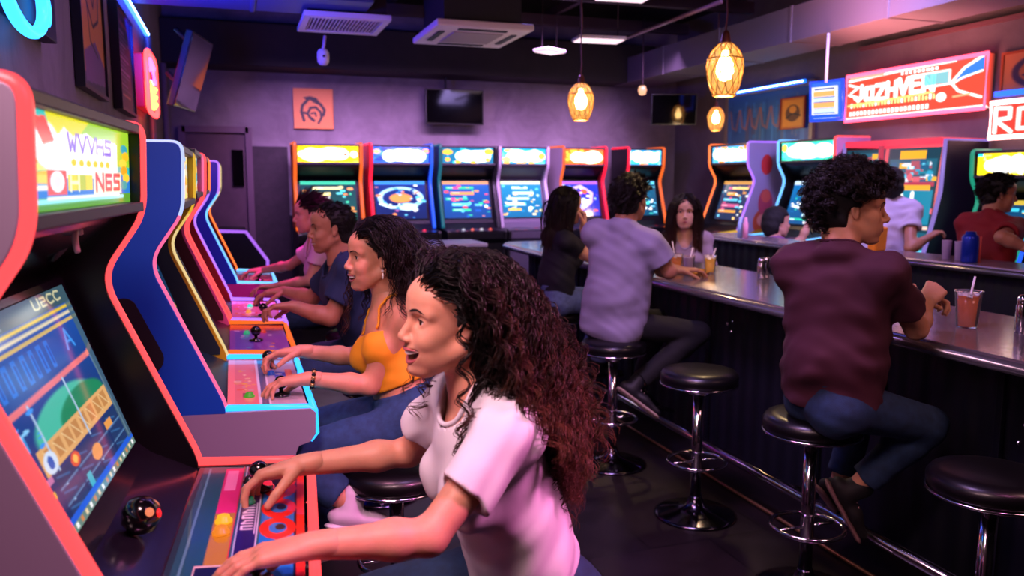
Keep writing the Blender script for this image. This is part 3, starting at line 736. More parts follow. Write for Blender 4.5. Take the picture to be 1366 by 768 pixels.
struct(box('wall_right', (RX + .05, yc, 1.85), (.1, BY - FY + .2, 3.7), M_PR))
struct(box('wall_back', (xc, BY + .05, 1.85), (RX - WX, .1, 3.7), M_PL))
struct(box('wall_front', (xc, FY - .05, 1.85), (RX - WX, .1, 3.7), M_BLK))
struct(box('baseboard_back', (xc, BY - .01, .6), (RX - WX, .03, 1.2), M_BLK))
struct(box('beam', (xc - .3, BY - .25, 3.08), (RX - WX - .6, .5, .46), M_BEAM, bevel=.01))
# ceiling joists
M_J = mat('dark_steel', '3a2c38', .5, metal=.3)
for y in (8.9, 7.6, 6.3, 5.0): struct(box('beam', (2.3, y, 3.42), (6.0, .07, .12), M_J))
for x in (.5, 1.7, 2.7, 3.6): struct(box('beam', (x, 5.5, 3.54), (.06, 7.5, .09), M_J))
# boxed duct along the bar side
sm = MB(); sm.box((5.08, 4.2, 3.0), (.55, 11.4, .31))
for y in np.arange(-.6, 9.9, 1.15): sm.box((5.08, y, 3.0), (.57, .035, .325))
tag(sm.build('ceiling_duct', mat('painted_duct', '6a6470', .55), bevel=.004), 'long grey boxed duct under the ceiling running above the far counter', 'duct')
tag(box('ceiling_duct', (1.1, 4.0, 3.3), (.75, 2.6, .45), mat('navy_duct', '20242f', .5), bevel=.01), 'dark duct box under the ceiling above the air conditioner', 'duct')
dk = MB(); dk.box((.2, 6.5, 3.07), (1.7, .6, .32)); dk.box((.2, 6.5, 3.07), (.04, .62, .34)); tag(dk.build('ceiling_duct', mat('blue_duct', '2a3a70', .5), bevel=.01), 'blue lit duct box at the top left above the arcade row', 'duct')
# trims on the right wall
struct(box('trim_1', (RX - .03, 3.5, 2.86), (.06, 6.0, .03), mat('trim', '6a4a50', .5)))
# hanging pipe rods
def rod(p, q, r, m, nm, lab, cat='pipe'):
    tag(MB().tube([p, q], r, 8).build(nm, m), lab, cat)
rod(atZ(832, 52, 3.0), atZ(962, 2, 3.0), .018, mat('pipe', '8a6a80', .4, metal=.5), 'ceiling_pipe', 'thin violet pipe slanting across the ceiling beside the larger hanging lamp')
rod((WX + .04, 7.6, 0.0), (WX + .04, 7.6, 2.8), .03, mat('conduit', '9a86a0', .4, metal=.4), 'wall_pipe', 'pale vertical pipe on the left wall under the hanging television')
rod((WX + .04, 9.2, 0.0), (WX + .04, 9.2, 2.8), .03, mat('conduit', '9a86a0', .4, metal=.4), 'wall_pipe', 'pale vertical pipe in the far left corner')
# led strips
M_LED = glow('blue_led', '2a5cff', 7); M_LEDW = glow('led_dot', '8fb8ff', 16)
t = thing('led_strip', 'blue led strip along the top of the left wall', 'led strip', (WX + .03, 4.6, 2.83))
MB().box((0, 0, 0), (.03, 6.2, .03)).build('housing', M_LED, t)
def row_of(o, locs, parent):
    o.location = locs[0]
    for l in locs[1:]: c = o.copy(); COL.objects.link(c); c.parent = parent; c.location = l
row_of(MB().box((0, 0, 0), (.008, .03, .014)).build('diode', M_LEDW, t), [(.017, -3.05 + i * .088, -.006) for i in range(70)], t)
# door in the back wall
M_DR = mat('door_brown', '4a3440', .6, noise=.15); 
p0, p1 = atY(236, 172, BY - .02), atY(331, 172, BY - .02)
dx0, dx1, dz = p0[0] + .05, p1[0], p0[2]
d = thing('door_1', 'dark brown door in a violet frame at the left of the back wall', 'door', (0, 0, 0)); d['kind'] = 'structure'; del d['category']; del d['label']
MB().box(((dx0 + dx1) / 2, BY - .03, dz / 2), (dx1 - dx0, .05, dz)).build('door_panel', M_DR, d)
f_ = MB()
for x in (dx0, dx1): f_.box((x, BY - .05, dz / 2), (.07, .09, dz + .06))
f_.box(((dx0 + dx1) / 2, BY - .05, dz), (dx1 - dx0, .09, .07)); f_.build('door_frame', mat('violet_frame', '5a4452', .5), d)
q0, q1 = atY(309, 200, BY - .06), atY(326, 248, BY - .06)
MB().box(((q0[0] + q1[0]) / 2, BY - .07, (q0[2] + q1[2]) / 2), (q1[0] - q0[0], .03, q0[2] - q1[2])).build('pane', M_SCR, d)
q = atY(335, 195, BY - .05); q2 = atY(388, 320, BY - .05)
tag(box('wall_panel', ((q[0] + q2[0]) / 2, BY - .02, (q[2] + .0) / 2), (q2[0] - q[0], .06, q[2]), mat('dark_slats', '2c2228', .7, noise=.3, nscale=14), bevel=.005), 'dark wooden panel standing against the back wall between door and yellow machine', 'panel')
# low black cabinet with violet edging behind the left row
c = thing('low_cabinet', 'low black cabinet edged with a violet tube at the end of the left row', 'cabinet', (0, 0, 0))
Yc = 8.6; P_ = lambda x, y: tuple(atY(x, y, Yc)[[0, 2]])
poly = [P_(291, 308), P_(328, 309), P_(357, 347), P_(357, 380), (P_(357, 380)[0], 0), (P_(291, 308)[0], 0)]
MB().prism(poly, Yc, Yc + .9).build('body', M_BLK, c)
MB().tube([(x, Yc - .01, z) for x, z in poly[:5]], .016, 8).build('edging', glow('violet_edge', '9a5ad8', 1.6), c)
# ------------------------------------------------------------------ wall pieces
def wall_board(name, lab, cat, C, art, th=.03, frame='1a1216', lit=0, glossy=.5, group=None, fw=.02, N=(1, 0, 0)):
    """C = TL,TR,BR,BL on the wall"""
    C = [V(c) for c in C]; n = unit(np.cross(C[3] - C[0], C[1] - C[0])); c0 = sum(C) / 4
    t = thing(name, lab, cat, (0, 0, 0), 0, group)
    art_panel('face', art, [c + n * th for c in C], artmat(lit) if lit else printmat(glossy), t, thick=th * .9)
    if frame:
        f = MB(); u = unit(C[1] - C[0]); w = unit(C[3] - C[0])
        o = [C[0] - u * fw - w * fw, C[1] + u * fw - w * fw, C[2] + u * fw + w * fw, C[3] - u * fw + w * fw]
        for i in range(4):
            a, b2 = o[i], o[(i + 1) % 4]; ia, ib = C[i] + (0), C[(i + 1) % 4]
            vs = [a, b2, ib, ia]; vs = [v + n * .002 for v in vs] + [v + n * (th + .012) for v in vs]
            f.add(vs, [(3, 2, 1, 0), (4, 5, 6, 7), (0, 1, 5, 4), (2, 3, 7, 6), (1, 2, 6, 5), (3, 0, 4, 7)])
        f.build('frame', mat('frame_' + frame, frame, .4), t)
    return t
def onX(X, x0, y0, x1, y1):
    """rectangle on plane X seen between image columns x0..x1"""
    a, b2 = atX(x0, y0, X), atX(x1, y1, X); return a, b2
def left_rect(x0, x1, ytop, ybot, X=WX + .003):
    """true rectangle on the left wall; ytop/ybot at column x1 (far side)"""
    a, b2, c2 = atX(x0, ybot, X), atX(x1, ytop, X), atX(x1, ybot, X)
    y0, y1 = a[1], c2[1]; zt, zb = b2[2], c2[2]
    return [(X, y0, zt), (X, y1, zt), (X, y1, zb), (X, y0, zb)]
# big orange poster on the left wall, abstract figure
A = Art(70, 110, '3a2a4a'); A.rect(.12, 0, 1, .92, 'd8843a'); A.rect(.12, .80, 1, .92, 'c0703a'); A.poly([(.15, .80), (.6, .70), (1, .82), (1, .93), (.15, .97)], '7a4a8a')
A.line([(.3, .08), (.22, .3), (.32, .5), (.55, .62), (.8, .55), (.85, .3)], .02, '2a1a20'); A.line([(.75, .15), (.5, .25), (.45, .4), (.6, .5), (.7, .38)], .018, '2a1a20'); A.line([(.3, .4), (.4, .72), (.7, .78)], .015, '2a1a20'); A.line([(.6, .05), (.8, .2), (.65, .3)], .03, '2a1a20')
wall_board('poster', 'tall orange poster with black line drawing in a dark frame on the left wall', 'poster', left_rect(103, 134, -60, 130), A, .03, '14101c')
A = Art(60, 90, '241c3e'); 
for i in range(14): A.rect(.15, .2 + i * .045, .15 + .6 * (.5 + .5 * math.sin(i * 2.3) ** 2), .2 + i * .045 + .018, '5a4a7a' if i % 3 else '8a6aa0')
A.rect(.2, .1, .7, .14, '7a3050'); A.rect(.2, .84, .7, .87, 'a07060')
wall_board('notice_board', 'dark navy board with faint lines of text on the left wall', 'notice board', left_rect(153, 172, 45, 153), A, .04, '0c0a18')
# blue round neon sign at the upper left
C_ = left_rect(-60, 56, -150, 58)
t = thing('neon_sign', 'round blue neon tube sign on a dark panel at the upper left', 'neon sign', (0, 0, 0))
y0, y1, zt, zb = C_[0][1], C_[1][1], C_[0][2], C_[2][2]
MB().box((WX + .03, (y0 + y1) / 2, (zt + zb) / 2), (.05, y1 - y0, zt - zb)).build('panel', mat('sign_navy', '231b3c', .5), t, bevel=.004)
cx = atX(32, -12, WX + .09); R_ = cx[2] - atX(32, 37, WX + .09)[2]; Ry = (atX(57, -12, WX + .09)[1] - atX(5, -12, WX + .09)[1]) / 2
pts = [(WX + .09, cx[1] + Ry * math.cos(a), cx[2] + R_ * math.sin(a)) for a in np.linspace(-PI, PI, 40, endpoint=False)]
nb = MB().tube(pts, .02, 10, closed=True); pts2 = [(WX + .09, cx[1] + Ry * 1.25 * math.cos(a), cx[2] + R_ * 1.0 * math.sin(a)) for a in np.linspace(-.4, .6, 12)]; nb.tube(pts2, .014, 8)
nb.build('tube', glow('neon_cyan', '2a9aff', 4.5), t)
# vertical red neon sign further along the left wall
Y0, Y1 = atX(175, 150, WX)[1], atX(196, 150, WX)[1]; zb = atX(190, 155, WX)[2]; zt = atX(180, 70, WX)[2]; ym = (Y0 + Y1) / 2; wd = (Y1 - Y0) * .7
t = thing('neon_sign', 'narrow upright red and pink neon sign beside the navy board', 'neon sign', (0, 0, 0))
MB().box((WX + .04, ym, (zt + zb) / 2), (.07, wd * .8, zt - zb - .06)).build('panel', mat('sign_red', '7a1020', .4, em='c01020', ems=.6), t, bevel=.01)
o = MB(); X_ = WX + .1; pts = []
for a in np.linspace(0, 2 * PI, 48, endpoint=False):
    c_, s_ = math.cos(a), math.sin(a); pts.append((X_, ym + wd * .45 * abs(c_) ** .4 * np.sign(c_), (zt + zb) / 2 + (zt - zb) * .5 * abs(s_) ** .3 * np.sign(s_)))
o.tube(pts, .018, 8, closed=True); o.build('outline', glow('neon_red', 'ff3a3a', 7), t)
o = MB(); H_ = zt - zb
for i in range(3):
    z0 = zb + H_ * (.08 + .13 * i); o.tube([(X_, ym - wd * .25, z0 + .07), (X_, ym + wd * .05, z0 + .02), (X_, ym + wd * .28, z0 + .06)], .02, 8)
o.build('lower_strokes', glow('neon_orange', 'ffb040', 8), t)
o = MB(); o.tube([(X_, ym - wd * .2, zb + H_ * .52), (X_, ym + wd * .25, zb + H_ * .58), (X_, ym + wd * .2, zb + H_ * .82), (X_, ym - wd * .15, zb + H_ * .88), (X_, ym - wd * .2, zb + H_ * .7)], .018, 8)
o.build('upper_strokes', glow('neon_pink', 'ff4ab0', 8), t)
# emblem board on the back wall
p, q = atY(391, 118, BY), atY(444, 172, BY); bx = (p[0] + q[0]) / 2; bz = (p[2] + q[2]) / 2; s_ = (q[0] - p[0])
A = Art(90, 92, 'd8823a'); K = '120c08'
A.poly([(.24, .22), (.42, .18), (.58, .22), (.7, .38), (.6, .36), (.5, .3), (.38, .29), (.3, .27)], K)
A.line([(.34, .3), (.22, .42), (.19, .58), (.25, .8)], .07, K); A.line([(.5, .3), (.68, .38), (.78, .52), (.75, .66)], .07, K); A.line([(.2, .6), (.34, .62), (.42, .74)], .062, K)
A.line([(.36, .6), (.42, .48), (.56, .46), (.68, .58), (.7, .72), (.62, .86)], .058, K); A.line([(.44, .62), (.54, .6), (.56, .68)], .045, K); A.line([(.4, .72), (.5, .8)], .07, K)
wall_board('emblem_board', 'square orange board with a black curved emblem on the back wall', 'sign', [(p[0], BY - .003, p[2]), (q[0], BY - .003, p[2]), (q[0], BY - .003, q[2]), (p[0], BY - .003, q[2])], A, .03, 'c4742e', fw=.006)
def television(lab, c, w, h, M, mount, dots=()):
    t = thing('television', lab, 'television', (0, 0, 0)); t.matrix_world = M
    MB().box((0, .02, 0), (w, .05, h)).build('casing', mat('tv_black', '08080a', .35), t, bevel=.006)
    MB().box((0, -.007, 0), (w - .03, .006, h - .03)).build('screen', M_SCR, t)
    for a, b2, r in mount: MB().tube([a, b2], r, 8).build('mount', mat('mount_black', '141218', .5), t)
    return t
p, q = atY(567, 117, BY - .25), atY(645, 167, BY - .25)
television('black flat television hung on a rod at the middle of the back wall', None, q[0] - p[0], p[2] - q[2], Matrix.Translation(((p[0] + q[0]) / 2, BY - .25, (p[2] + q[2]) / 2)), [((-.1, .05, 0), (-.1, .05, .65), .015), ((-.1, .05, 0), (-.1, .24, 0), .02)])
p = atD(899, 146, 9.9)
television('black television turned in the far right corner of the room', None, .56, .38, Matrix.Translation(p) @ Matrix.Rotation(-.35, 4, 'Z') @ Matrix.Rotation(.1, 4, 'X'), [((0, .05, 0), (.12, .4, .1), .02)])
p = atD(258, 98, 6.6)
television('black television leaning out from the left wall on a bracket', None, .62, .60, Matrix.Translation(p) @ Matrix.Rotation(PI / 2 - .22, 4, 'Z') @ Matrix.Rotation(.3, 4, 'X'), [((0, .04, .2), (0, .22, .3), .02), ((0, .04, -.15), (0, .2, -.05), .02)])
# ------------------------------------------------------------------ ceiling devices
def slab_on(name, pts, z, th, m, parent): return MB().prism([(p[0] , p[1]) for p in pts], z, z + th, axis='z').build(name, m, parent, bevel=.004)
zc = 2.72
t = thing('air_conditioner', 'white square ceiling cassette air conditioner with a slotted frame', 'air conditioner', (0, 0, 0))
c_ = (atZ(588, 31, zc) + atZ(712, 39, zc) + atZ(665, 68, zc) + atZ(550, 62, zc)) / 4; ac = atZ(665, 68, zc) - atZ(550, 62, zc); a_ = math.atan2(ac[1], ac[0]); w = np.linalg.norm(ac[:2]); dp = np.linalg.norm((atZ(588, 31, zc) - atZ(550, 62, zc))[:2])
t.location = c_; t.rotation_euler = (0, 0, a_ * .6); dp = min(dp, w * 1.15)
MB().box((0, 0, .03), (w, dp, .05)).build('frame', mat('ac_white', 'cfc6cc', .45), t, bevel=.012)
MB().box((0, 0, .003), (w * .52, dp * .52, .012)).build('grille', mat('ac_grey', '8f858c', .6), t, bevel=.003)
for sx, sy in ((1, 0), (-1, 0), (0, 1), (0, -1)): MB().box((sx * w * .38, sy * dp * .38, .003), (w * (.06 if sx else .5), dp * (.06 if sy else .5), .008)).build('slot', M_BLK, t)
MB().box((0, 0, .25), (w * .8, dp * .8, .4)).build('housing', mat('ac_dark', '15131c', .7), t)
t = thing('air_vent', 'white slatted ceiling vent hanging at the upper left', 'air vent', (0, 0, 0)); zc = 2.85
c_ = (atZ(408, 20, zc) + atZ(519, 28, zc) + atZ(503, 48, zc) + atZ(397, 42, zc)) / 4; ac = atZ(503, 48, zc) - atZ(397, 42, zc); w = np.linalg.norm(ac[:2]); dp = np.linalg.norm((atZ(408, 20, zc) - atZ(397, 42, zc))[:2])
t.location = c_; t.rotation_euler = (0, 0, math.atan2(ac[1], ac[0]) * .6)
f_ = MB(); f_.box((0, dp * .44, .02), (w, dp * .12, .04)); f_.box((0, -dp * .44, .02), (w, dp * .12, .04)); f_.box((w * .46, 0, .02), (w * .08, dp * .8, .04)); f_.box((-w * .46, 0, .02), (w * .08, dp * .8, .04)); f_.build('frame', mat('ac_white', 'cfc6cc'), t, bevel=.004)
f_ = MB()
for i in range(20): f_.box((-w * .4 + i * w * .042, 0, .02), (.012, dp * .76, .03), M=None)
f_.build('slats', mat('slat', 'b0a6b0', .5), t)
MB().box((0, 0, .12), (w * .9, dp * .9, .16)).build('housing', mat('ac_dark', '15131c'), t)
p = atZ(412, 20, 3.0)
t = thing('sensor', 'white rounded sensor hanging below the ceiling vent', 'sensor', atD(431, 76, 6.6))
MB().lathe([(0, -.068), (.03, -.062), (.046, -.04), (.05, 0), (.046, .04), (.03, .06), (0, .066)], 16).build('casing', M_WHT, t); MB().lathe([(0, 0), (.01, .002), (0, .004)], 10, M=Matrix.Translation((0, -.05, 0)) @ Matrix.Rotation(PI / 2, 4, 'X')).build('lens', M_BLK, t)
MB().tube([(0, 0, .06), (.01, .005, .1), (.02, .01, .17)], .012, 6).build('cord', mat('cable', 'b8a0b8', .5), t)
M_PAN = glow('panel_lamp', 'ffd9e8', 1.6)
def panel_lamp(lab, px, py, z, w, dp, rz, s=None):
    t = thing('ceiling_lamp', lab, 'ceiling lamp', atZ(px, py, z), rz, 'flat ceiling lamps')
    MB().box((0, 0, .02), (w, dp, .03)).build('housing', M_WHT, t, bevel=.008); MB().box((0, 0, .002), (w * .92, dp * .86, .012)).build('diffuser', M_PAN, t)
    for sx in (-1, 1): MB().tube([(sx * w * .4, 0, .03), (sx * w * .4, 0, 3.7 - z)], .005, 6).build('suspension', M_J, t)
    return t
panel_lamp('flat white ceiling lamp hanging left of the larger lantern, above the far lantern', 799, 55, 2.95, .48, .26, -.1)
panel_lamp('small flat ceiling lamp glowing violet right of the air conditioner', 733, 70, 2.98, .3, .22, .5)
panel_lamp('flat ceiling lamp at the very top edge above the lanterns', 832, -2, 3.0, .42, .25, -.1)
t = thing('ceiling_lamp', 'small round ceiling bulb in the far right corner', 'ceiling lamp', atD(857, 120, 9.3)); MB().lathe([(0, -.06), (.035, -.05), (.05, 0), (.035, .045), (0, .05)], 14).build('bulb', glow('small_bulb', 'ffb48a', 1.5), t); MB().tube([(0, 0, .04), (0, 0, .8)], .008, 6).build('stem', M_J, t)
# lantern pendants
M_LAT = mat('brass_weave', '9a6420', .4, metal=.6, em='ffa040', ems=.12); M_BULB = glow('warm_bulb', 'ffd79a', 38)
gl = D.materials.new('amber_glass'); gl.use_nodes = True; n_ = gl.node_tree; b = n_.nodes['Principled BSDF']; b.inputs['Base Color'].default_value = (1, .72, .35, 1); b.inputs['Roughness'].default_value = .22; b.inputs['Transmission Weight'].default_value = .92; b.inputs['Emission Color'].default_value = (1, .5, .15, 1); b.inputs['Emission Strength'].default_value = .38; b.inputs['IOR'].default_value = 1.1
def lantern(lab, c, h, ztop, watt):
    k = h / .30; t = thing('pendant_lamp', lab, 'pendant lamp', c, 0, 'woven amber pendant lamps')
    prof = [(.045, -.15), (.06, -.148), (.082, -.10), (.1, -.03), (.103, .02), (.092, .075), (.06, .122), (.032, .142)]
    MB().lathe([(r * k, z * k) for r, z in prof], 28).build('shade', gl, t)
    w = MB()
    for s2 in (1, -1):
        for i in range(12):
            pts = []
            for j in range(17):
                u = j / 16 * (len(prof) - 1); a = int(min(u, len(prof) - 2)); f2 = u - a; r = prof[a][0] * (1 - f2) + prof[a + 1][0] * f2 + .002; z = prof[a][1] * (1 - f2) + prof[a + 1][1] * f2
                an = i * 2 * PI / 12 + s2 * j * .11; pts.append((r * k * math.cos(an), r * k * math.sin(an), z * k))
            w.tube(pts, .0028 * k, 4)
    for z, r in ((-.15, .053), (-.145, .063), (.055, .1)): w.tube([(r * k * math.cos(a), r * k * math.sin(a), z * k) for a in np.linspace(0, 2 * PI, 24, endpoint=False)], .004 * k, 5, closed=True)
    w.build('lattice', M_LAT, t)
    MB().lathe([(0, -.05), (.022, -.04), (.033, -.01), (.03, .02), (.014, .05), (.012, .07)], 16, M=Matrix.Scale(k * 1.35, 4)).build('bulb', M_BULB, t)
    MB().lathe([(.034 * k, .135 * k), (.03 * k, .15 * k), (.022 * k, .19 * k), (.012 * k, .21 * k), (0, .212 * k)], 16).build('socket', mat('copper', '8a5040', .35, metal=.7), t)
    cd = MB(); z0 = .205 * k; z1 = ztop - c[2]; n = 14; cd.tube([(.004 * math.sin(i * 1.9), .004 * math.cos(i * 1.9), z0 + (z1 - z0) * i / n) for i in range(n + 1)], .0055, 6); cd.build('cord', mat('cord', '6a4048', .6), t)
    L = D.objects.new('lamp_light', D.lights.new('lamp_light', 'POINT')); COL.objects.link(L); L.location = (0, 0, -.19 * k); L.parent = t; L.data.energy = watt; L.data.color = (1, .68, .36); L.data.shadow_soft_size = .05
    return t
lantern('larger woven amber lantern hanging over the near end of the bar', tuple(atD(967, 92, 4.6)), .30, 3.7, 26)
lantern('smaller woven amber lantern hanging over the far end of the bar', tuple(atD(775, 135, 6.5)), .30, 3.7, 22)
lantern('farthest amber lantern glowing near the far right corner', tuple(atD(955, 158, 8.8)), .26, 3.7, 16)
# ------------------------------------------------------------------ right wall signs
def right_rect(x0, x1, yt0, yb0, X=RX - .003):
    """x0 = far (left in image), heights read at x0"""
    a, b2, c2 = atX(x0, yt0, X), atX(x0, yb0, X), atX(x1, yb0, X)
    return [(X, a[1], a[2]), (X, c2[1], a[2]), (X, c2[1], b2[2]), (X, a[1], b2[2])]
A = Art(150, 80, '2a5a8a'); rnd = random.Random(4)
for i in range(40): x = rnd.random(); A.rect(x, rnd.uniform(.1, .5), x + rnd.uniform(.01, .05), rnd.uniform(.6, 1), rnd.choice(['3a7ab0', '1f4a7a', '5a6a80', '2a6a9a', '4a4a60']), .7)
for i in range(7): x = .04 + i * .13; A.line([(x, .3), (x + .03, .62), (x + .08, .68), (x + .12, .3)], .05, 'b0604a', .55)
wall_board('mural', 'blue painted mural board with rusty curls on the right wall', 'mural', right_rect(975, 1082, 131, 196), A, .03, '7a6a58', fw=.05)
C_ = right_rect(977, 1080, 126, 130)
t = thing('led_strip', 'short blue led strip above the painted mural', 'led strip', (0, 0, 0)); y0, y1, z_ = C_[0][1], C_[1][1], C_[0][2]
MB().box((RX - .07, (y0 + y1) / 2, z_), (.03, abs(y0 - y1), .035)).build('housing', glow('blue_led2', '1a6aff', 2.6), t)
row_of(MB().box((0, 0, 0), (.008, .035, .014)).build('diode', M_LEDW, t), [(RX - .088, y1 + (y0 - y1) * (i + .5) / 24, z_) for i in range(24)], t)
A = Art(40, 56, 'b0702a'); A.rect(.1, .08, .9, .92, 'c88a2a'); A.ell(.5, .5, .3, .28, '5a3a20'); A.line([(.25, .65), (.5, .5), (.8, .6)], .06, '2a2018'); A.ell(.5, .38, .15, .12, 'c88a2a')
wall_board('poster', 'small orange poster hung over the blue mural', 'poster', right_rect(1044, 1073, 133, 172, RX - .05), A, .01, '8a3a20', fw=.01)
# hanging square sign
Cs = [atD(1083, 112, 6.9), atD(1121, 108, 6.75), atD(1121, 156, 6.75), atD(1083, 158, 6.9)]
A = Art(64, 70, 'f4f6ff'); A.rect(0, 0, 1, .12, '2a6aff'); A.rect(0, .9, 1, 1, '1a5aff'); A.rect(.9, 0, 1, 1, '2a6aff'); A.rect(.1, .16, .8, .2, '1a3a90')
for y, c2 in ((.24, 'ffb060'), (.56, 'ffb060')): A.rect(.06, y, .8, y + .14, c2)
for y in (.42, .74): A.rect(.06, y, .78, y + .1, 'cfe8ff'); 
for y in (.4, .53, .71, .85): A.rect(.06, y, .82, y + .025, '2a50b0')
t = thing('hanging_sign', 'small square lit sign with orange and white bars hanging from the duct', 'sign', (0, 0, 0))
n_ = unit(np.cross(Cs[3] - Cs[0], Cs[1] - Cs[0])); art_panel('face', A, Cs, artmat(1.5), t, thick=.03)
cc = sum(Cs) / 4; e = [c + (c - cc) * .1 for c in Cs]
MB().tube([tuple(c - n_ * .02) for c in e], .02, 8, closed=True).build('rim', glow('rim_blue', '1a4aff', 1.6), t)
tp = (Cs[0] + Cs[1]) / 2; MB().tube([tp, (tp[0], tp[1], 2.83)], .012, 8).build('rod', M_WHT, t)
# red wide sign
SGN = right_rect(1140, 1322, 103, 162); zt1 = atX(1322, 80, RX)[2]; 
A = Art(230, 84, 'e8402e'); Wc = 'fff4ee'
A.line([(.02, .12), (.42, .06), (.8, .04)], .05, Wc); A.rect(.0, .93, 1, .985, Wc); A.rect(.02, .05, .3, .09, 'ff9a80')
A.poly([(.98, .02), (.86, .22), (.8, .45), (.98, .3)], '2a6ad8'); A.line([(.97, .03), (.86, .2), (.78, .45), (.83, .62), (.97, .78)], .05, Wc); A.line([(.97, .3), (.85, .38), (.8, .46)], .035, Wc)
for i, ch in enumerate('JOZHVEN'): A.text(ch, .07 + i * .088, .26 + .03 * math.sin(i), .3, .085, Wc, .3); A.text(ch, .075 + i * .088, .28 + .03 * math.sin(i), .28, .085, '8fd8e8', .06)
A.rect(.6, .22, .76, .44, '48c8d8', .75); A.line([(.58, .2), (.77, .2), (.77, .46), (.6, .48), (.58, .2)], .035, Wc)
for i in range(26): A.rect(.04 + i * .025, .62 + .02 * math.sin(i * 2), .055 + i * .025, .72, 'ffe08a' if i % 4 else 'fff4ee')
A.line([(.02, .66), (.66, .58)], .05, 'ffd878', .8)
for i in range(20): A.rect(.03 + i * .031, .8, .052 + i * .031, .89, Wc)
A.ell(.72, .7, .035, .09, Wc); A.line([(.8, .72), (.9, .7)], .04, 'ff9a70'); A.line([(.02, .2), (.1, .28), (.04, .38)], .05, Wc); A.line([(.02, .42), (.1, .5)], .05, Wc)
for i in range(9): A.rect(.43 + i * .03, .1, .45 + i * .03, .15, Wc)
t = wall_board('neon_sign', 'wide red lit sign with white lettering high on the right wall', 'neon sign', SGN, A, .08, None, lit=2.2)
C4 = [V(c) for c in SGN]; MB().tube([tuple(c + V(-.085, 0, 0)) for c in C4], .018, 8, closed=True).build('outline', glow('neon_redline', 'ff4a6a', 5), t)
# RO sign and poster at the right edge
C_ = right_rect(1331, 1440, 138, 184)
A = Art(120, 60, 'e8382a'); A.text('RO', .06, .16, .68, .27, 'fff0ea', .17)
t = wall_board('neon_sign', 'red lit sign with large white letters at the right edge', 'neon sign', C_, A, .06, None, lit=2.0)
C4 = [V(c) for c in C_]; MB().tube([tuple(c + V(-.065, 0, 0)) for c in C4], .02, 8, closed=True).build('outline', glow('neon_whitepink', 'ffb0b0', 7), t)
MB().box((RX - .03, (C4[0][1] + C4[1][1]) / 2, C4[0][2] + .07), (.04, abs(C4[0][1] - C4[1][1]), .04)).build('blue_edge', glow('blue_edge', '1a50ff', 4), t)
A = Art(50, 60, 'b87a4a'); A.ell(.6, .5, .45, .42, '2a2a50'); A.ell(.6, .5, .33, .3, 'a86a3a'); A.line([(.4, .4), (.8, .4)], .05, '2a2a50'); A.line([(.35, .58), (.8, .6)], .05, '2a2a50')
wall_board('poster', 'tan poster with a dark round emblem at the right edge', 'poster', right_rect(1343, 1420, 74, 124), A, .02, 'a0522a')
# ------------------------------------------------------------------ arcade machines
PROF = [(-.20, 1.730), (-.188, 1.712), (-.195, 1.55), (-.207, 1.51), (-.272, 1.415), (-.283, 1.38), (-.278, 1.34), (-.108, .945), (-.10, .915)]
def smooth_poly(P, r=.02, n=3):
    out = [P[0]]
    for i in range(1, len(P) - 1):
        a, b, c = [np.array(q) for q in (P[i - 1], P[i], P[i + 1])]; d1 = a - b; d2 = c - b; l1, l2 = np.linalg.norm(d1), np.linalg.norm(d2)
        p = b + d1 / l1 * min(r, l1 * .45); q = b + d2 / l2 * min(r, l2 * .45)
        for k in range(n + 1): t = k / n; out.append(tuple((1 - t) ** 2 * p + 2 * t * (1 - t) * b + t * t * q))
    return out + [P[-1]]
M_KNOB = mat('knob_black', '070709', .15, coat=.6); M_CAB = mat('cabinet_black', '0c0c12', .35)
def btn_m(c, s=0): return glow('btn_' + c, c, s) if s else mat('button_' + c, c, .25, coat=.4)
